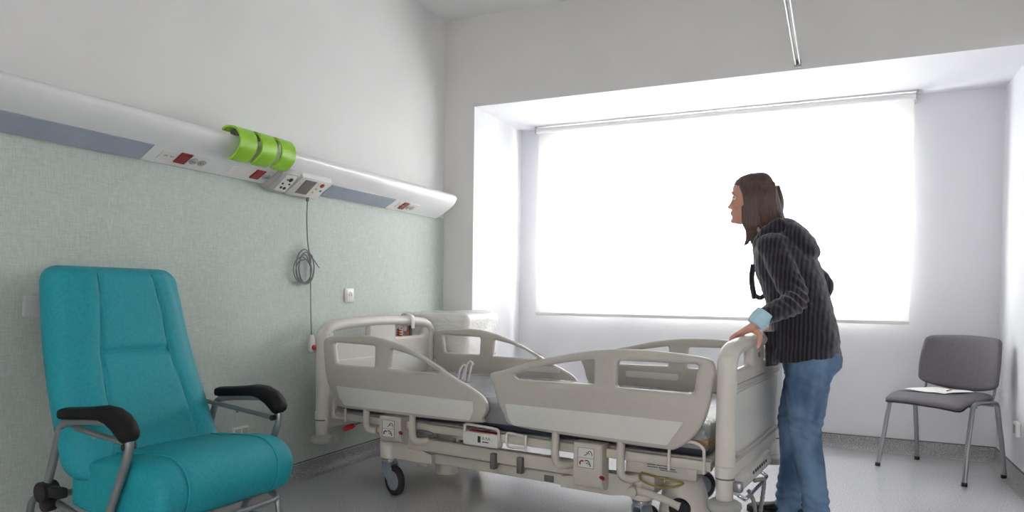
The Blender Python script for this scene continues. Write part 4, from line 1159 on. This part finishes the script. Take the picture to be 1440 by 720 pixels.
for leg_ in (N_LEG, F_LEG):
    limb(bb, [(u, v, z, r * .80) for u, v, z, r in leg_[:-1]] + [leg_[-1][:3] + (.032,)])
    fu, fv = leg_[-1][0], leg_[-1][1]
    bb.ball(pp_(fu - .035, fv, .036), (.080, .028, .018))
# neck and head
limb(bb, [(1.130, .25, 1.33, .058), (1.090, .25, 1.385, .052), (1.062, .25, 1.43, .052), (1.050, .25, 1.50, .055)])
HEAD = [(1.402, .944, .985, .016), (1.412, .927, 1.01, .032), (1.428, .921, 1.04, .044), (1.445, .920, 1.07, .051), (1.47, .921, 1.095, .058), (1.50, .924, 1.108, .064), (1.53, .925, 1.110, .069), (1.555, .919, 1.106, .070), (1.58, .921, 1.097, .069), (1.600, .932, 1.084, .060), (1.615, .955, 1.068, .045), (1.624, .980, 1.050, .026), (1.628, 1.00, 1.03, .010)]
rings = []
for z, f, k, hw in HEAD:
    n = 28; ring = []
    for j in range(n):
        t = 2 * PI * j / n; ct, s = math.cos(t), math.sin(t)
        e = .9 if ct > 0 else 1.0
        c = (f + k) / 2; a = (k - f) / 2
        # cheeks narrower towards the face
        w_ = hw * (1 - .18 * max(0, ct) ** 2)
        ring.append(pp_(c - a * math.copysign(abs(ct) ** e, ct), .25 + w_ * s, z))
    rings.append(ring)
bb.loft(rings)
# nose, brow, lips, chin, ears
bb.loft([[pp_(u + du, .25 + dv, z + dz) for du, dv, dz in ((-a, 0, 0), (-a * .3, w_, -.001), (.02, w_ * 1.25, 0), (.02, -w_ * 1.25, 0), (-a * .3, -w_, -.001))] for u, z, a, w_ in ((.926, 1.540, .002, .005), (.922, 1.520, .006, .0065), (.916, 1.502, .010, .008), (.911, 1.490, .013, .011), (.913, 1.481, .011, .013), (.920, 1.475, .004, .010))])
bb.ball(pp_(.9035, .25, 1.4865), (.0075, .009, .0075))
for s in (-1, 1):
    bb.ball(pp_(.914, .25 + s * .0125, 1.482), (.010, .006, .007))
    bb.ball(pp_(.931, .25 + s * .030, 1.548), (.010, .022, .008))
    bb.ball(pp_(.946, .25 + s * .040, 1.487), (.020, .018, .018))
    bb.ball(pp_(1.045, .25 + s * .070, 1.505), (.018, .008, .031), Euler((0, .15, 0)))
bb.ball(pp_(.927, .25, 1.420), (.014, .020, .013))
bb.ball(pp_(.922, .25, 1.462), (.009, .022, .006)); bb.ball(pp_(.924, .25, 1.449), (.009, .020, .007))
me = remeshed(bb, .0036, 3, .5)
body = link('body', me, M['skin'], woman, angle=180)
lip = MB()
lip.ball(pp_(.9185, .25, 1.4605), (.0075, .019, .0040)); lip.ball(pp_(.9195, .25, 1.4520), (.0078, .017, .0046))
link('lips', remeshed(lip, .0012, 2), M['lip'], woman, angle=180)
for s in (-1, 1):
    e = MB().ball(pp_(.9375, .25 + s * .029, 1.5255), (.0115, .012, .0105)).build('eyeball', M['eye'], woman)
    MB().ball(pp_(.9290, .25 + s * .0295, 1.5250), (.0045, .0062, .0062)).build('iris', M['iris'], e)
    lid = MB()
    lid.tube(spline([pp_(.937, .25 + s * .014, 1.526), pp_(.9275, .25 + s * .024, 1.5325), pp_(.9285, .25 + s * .034, 1.532), pp_(.939, .25 + s * .043, 1.525)], 5), .0022, 6)
    lid.build('eyelashes', M['hair'], e)
    br = MB().tube(spline([pp_(.926, .25 + s * .013, 1.549), pp_(.9205, .25 + s * .026, 1.5555), pp_(.926, .25 + s * .040, 1.553), pp_(.936, .25 + s * .048, 1.546)], 5), [.0022] * 4 + [.003] * 8 + [.0022] * 3 + [.001], 6)
    br.build('eyebrow', M['hair'], woman)

# --- hair: cap over the skull with long strands past the chin
hr = MB()
HC = [(1.642, 1.02, 1.060, .012), (1.638, .990, 1.074, .034), (1.628, .960, 1.088, .056), (1.612, .938, 1.100, .070), (1.592, .926, 1.111, .079), (1.570, .944, 1.119, .083), (1.54, .970, 1.127, .084), (1.50, .986, 1.139, .083), (1.46, .992, 1.149, .081), (1.425, .998, 1.156, .077), (1.40, 1.005, 1.150, .070)]
rings = []
for z, f, k, hw in HC:
    rings.append([pp_((f + k) / 2 + (k - f) / 2 * math.cos(t), .25 + hw * math.sin(t), z) for t in [2 * PI * j / 28 for j in range(28)]])
hr.loft(rings)
rnd = random.Random(3)
def strand(pts, r):
    P = spline([pp_(*p) for p in pts], 6); n = len(P)
    hr.tube(P, [r * (1 - .75 * max(0, (i / n - .35) / .65)) for i in range(n)], 8, flat=(1, .7))
for s in (-1, 1):
    vv = .25 + s * .078
    for i in range(13):      # curtain beside the face and down over the collar
        u0 = 1.000 + .0105 * i; j = rnd.uniform(-.006, .006); ln = rnd.uniform(-.02, .02)
        if i < 6:
            strand([(u0 - .03, .25 + s * .052, 1.585), (u0 - .006, vv + s * .004, 1.53), (u0 + .002, vv + s * .004, 1.45), (u0 + .008 + j, vv, 1.385), (u0 + .012 + j * 2, vv - s * .012, 1.325 + .006 * i + ln), (u0 + .002 + j * 3, vv - s * .028, 1.285 + .008 * i + ln)], .013)
        else:
            strand([(u0 - .01, .25 + s * .052, 1.58), (u0 + .002, vv + s * .004, 1.53), (u0 + .006, vv + s * .003, 1.46), (u0 + .008 + j, vv - s * .006, 1.405), (u0 + .010 + j * 2, vv - s * .014, 1.375 + ln * .5)], .014)
for i in range(9):           # back of the head
    a = -1 + i / 4
    strand([(1.070, .25 + a * .035, 1.56), (1.102, .25 + a * .058, 1.53), (1.124, .25 + a * .066, 1.48), (1.143 + rnd.uniform(-.004, .006), .25 + a * .062, 1.43), (1.160 + rnd.uniform(-.012, .008), .25 + a * .055, 1.392 + rnd.uniform(-.012, .018))], .013)
for i in range(4):           # wisps hanging forward of the neck
    strand([(.986 + .006 * i, .174, 1.48), (.990 + .007 * i, .174, 1.40), (1.008 + .010 * i, .180, 1.345), (.990 + .014 * i, .188, 1.292 - .005 * i)], .007)
hme = remeshed(hr, .0038, 3, .5)
displace(hme, lambda c: .0024 * mnoise.noise(Vector((c.x * 90, c.y * 90, c.z * 7))))
link('hair', hme, M['hair'], woman, angle=180)

# --- hooded knitted cardigan
jk = MB()
HEM = [((1.112, .752), (1.414, .790), .188), ((1.108, .80), (1.412, .82), .190)]
jk.loft([ring_fb(f, k, hw + .012) for f, k, hw in HEM + [(f, k, hw) for f, k, hw in TORSO[1:]]])
limb(jk, [(u, v, z, r) for u, v, z, r in L_ARM]); limb(jk, [(u, v, z, r) for u, v, z, r in R_ARM])
for s in (-1, 1): jk.ball(pp_(1.135, .25 + s * .135, 1.285), (.075, .062, .058))
# collar roll and hood lying on the back
jk.tube([pp_(*p) for p in [(1.045, .22, 1.25), (1.058, .175, 1.305), (1.098, .145, 1.350), (1.150, .165, 1.382), (1.185, .25, 1.392), (1.150, .335, 1.382), (1.098, .355, 1.350), (1.058, .325, 1.305), (1.045, .28, 1.25)]], [.020, .027, .032, .034, .032, .034, .032, .027, .020], 14)
jk.loft([ring_fb(f, k, hw, e=.8) for f, k, hw in (((1.150, 1.31), (1.165, 1.415), .07), ((1.175, 1.29), (1.205, 1.408), .118), ((1.205, 1.265), (1.245, 1.378), .135), ((1.235, 1.240), (1.285, 1.335), .130), ((1.262, 1.222), (1.310, 1.290), .108), ((1.28, 1.220), (1.316, 1.258), .07))])
# front edge corner hanging below the hem
jk.loft([ring_fb((1.100, .735), (1.150, .74), .07, .20), ring_fb((1.100, .80), (1.17, .80), .10, .20), ring_fb((1.092, .90), (1.18, .90), .12, .20)])
jme = remeshed(jk, .0058, 6, .5)
def cardigan_folds(c):
    n = mnoise.noise(Vector((c.x * 14, c.y * 14, c.z * 20))) * .006 + mnoise.noise(Vector((c.x * 34, c.y * 30, c.z * 44))) * .003
    dl = (c - pp_(1.25, .0, 1.03)).length            # folds bunched in the elbow bend
    n += .006 * gauss(dl, .09) * math.sin((c.x * .7 + c.z * 1.0 + c.y * .4) * 150)
    return n
displace(jme, cardigan_folds)
link('cardigan', jme, M['knit'], woman, angle=180)
MB().tube(spline([pp_(1.040, .175, 1.205), pp_(1.035, .168, 1.15), pp_(1.040, .165, 1.10), pp_(1.052, .165, 1.045)], 5), .013, 10).build('tie_band', M['knit'], woman)
MB().tube(spline([pp_(1.045, .165, 1.065), pp_(1.075, .160, 1.050), pp_(1.095, .150, 1.060)], 5), .011, 10).build('tie_band', M['knit'], woman)
# shirt cuffs
for arm_, hv, sd in ((L_ARM, -.185, -1), (R_ARM, .402, 1)):
    a = pp_(*arm_[-1][:3]); b_ = pp_(1.124, hv + (.022 if sd < 0 else -.022), .934); d = (b_ - a).normalized()
    o_ = a.orthogonal()
    k = MB().tube([a - d * .03, a, a.lerp(b_, .5), a.lerp(b_, .9), b_, b_ - d * .006], [.036, .0415, .041, .037, .034, .031], 20, flat=(1, 1))
    k.build('shirt_cuff', M['cuff'], woman)

# --- jeans
jn = MB()
jn.loft([ring_fb((1.172, .70), (1.408, .72), .150), ring_fb((1.165, .78), (1.410, .80), .168), ring_fb((1.160, .86), (1.40, .87), .164), ring_fb((1.165, .90), (1.39, .91), .155)])
jn.ball(pp_(1.33, .185, .765), (.088, .082, .085)); jn.ball(pp_(1.325, .32, .765), (.088, .082, .085))
limb(jn, N_LEG, 20); limb(jn, F_LEG, 20)
dme = remeshed(jn, .0056, 5, .5)
def jean_folds(c):
    z = c.z
    n = mnoise.noise(Vector((c.x * 11, c.y * 11, c.z * 9))) * .006
    lo = smooth01((.30 - z) / .22); kn = gauss(z - .48, .07)
    return n + (.0042 * lo + .0030 * kn) * math.sin(z * 150 + 3.0 * math.sin(c.x * 26 + c.y * 9)) + .003 * gauss(z - .70, .06) * math.sin(z * 120 + c.x * 60)
displace(dme, jean_folds)
link('jeans', dme, M['denim'], woman, angle=180)

# --- shoes
for leg_, toe in ((N_LEG, -.185), (F_LEG, -.185)):
    fu, fv = leg_[-1][0] + .045, leg_[-1][1]
    sh_ = MB(); so = MB()
    secs = [(.028, .020, .030, .055), (.01, .034, .045, .085), (-.03, .037, .048, .088), (-.08, .037, .042, .070), (-.13, .040, .034, .052), (-.18, .043, .028, .042), (-.215, .036, .022, .034), (-.235, .018, .014, .026)]
    rings = []
    for du, hw, hc, top in secs:
        rings.append([pp_(fu + du, fv + hw * math.copysign(abs(math.cos(t)) ** .8, math.cos(t)), .016 + (top - .016) * (.5 + .5 * math.sin(t)) if True else 0) for t in [2 * PI * j / 20 for j in range(20)]])
    sh_.loft(rings)
    sm_ = remeshed(sh_, .004, 4, .5)
    so_ = link('shoe', sm_, M['shoe'], woman, angle=180)
    outl = [(fu + du, hw + .003) for du, hw, _, _ in secs]
    poly = [(u, fv - w_) for u, w_ in outl] + [(u, fv + w_) for u, w_ in reversed(outl)]
    MB().prism(fillet(poly, .01, 2), lambda a, b: pp_(a, b, .0), lambda a, b: pp_(a, b, .020)).build('sole', M['rubber'], so_, angle=30)
# ------------------------------------------------------------------ light
wd = bpy.data.worlds.new('overcast daylight'); SC.world = wd; wd.use_nodes = True
bg = wd.node_tree.nodes['Background']; bg.inputs['Color'].default_value = (1.0, 0.97, 0.965, 1); bg.inputs['Strength'].default_value = 34.0
pd = bpy.data.lights.new('daylight_portal', 'AREA'); pd.shape = 'RECTANGLE'; pd.size = WX1 - WX0; pd.size_y = WZ1 - WZ0
pd.cycles.is_portal = True
po = bpy.data.objects.new('daylight_portal', pd); COL.objects.link(po)
po.location = ((WX0 + WX1) / 2, 5.78, (WZ0 + WZ1) / 2); po.rotation_euler = (-PI / 2, 0, 0)
cl = bpy.data.lights.new('fill_light', 'AREA'); cl.shape = 'RECTANGLE'; cl.size = 1.3; cl.size_y = 2.1; cl.energy = 5; cl.spread = math.radians(62); cl.color = (1.0, .97, .94)  # unseen area light added beyond the doorway as fill for bed and lintel
co_ = bpy.data.objects.new('fill_light', cl); COL.objects.link(co_); co_.location = (-.35, YR - .35, 1.15); co_.rotation_euler = (PI / 2, 0, 0)
SC.cycles.max_bounces = 12; SC.cycles.diffuse_bounces = 8; SC.cycles.transparent_max_bounces = 12
SC.cycles.sample_clamp_indirect = 6.0
SC.cycles.use_denoising = True
SC.view_settings.view_transform = 'Standard'; SC.view_settings.look = 'None'
SC.view_settings.gamma = 1.0; SC.view_settings.use_curve_mapping = False
SC.view_settings.exposure = 0.0
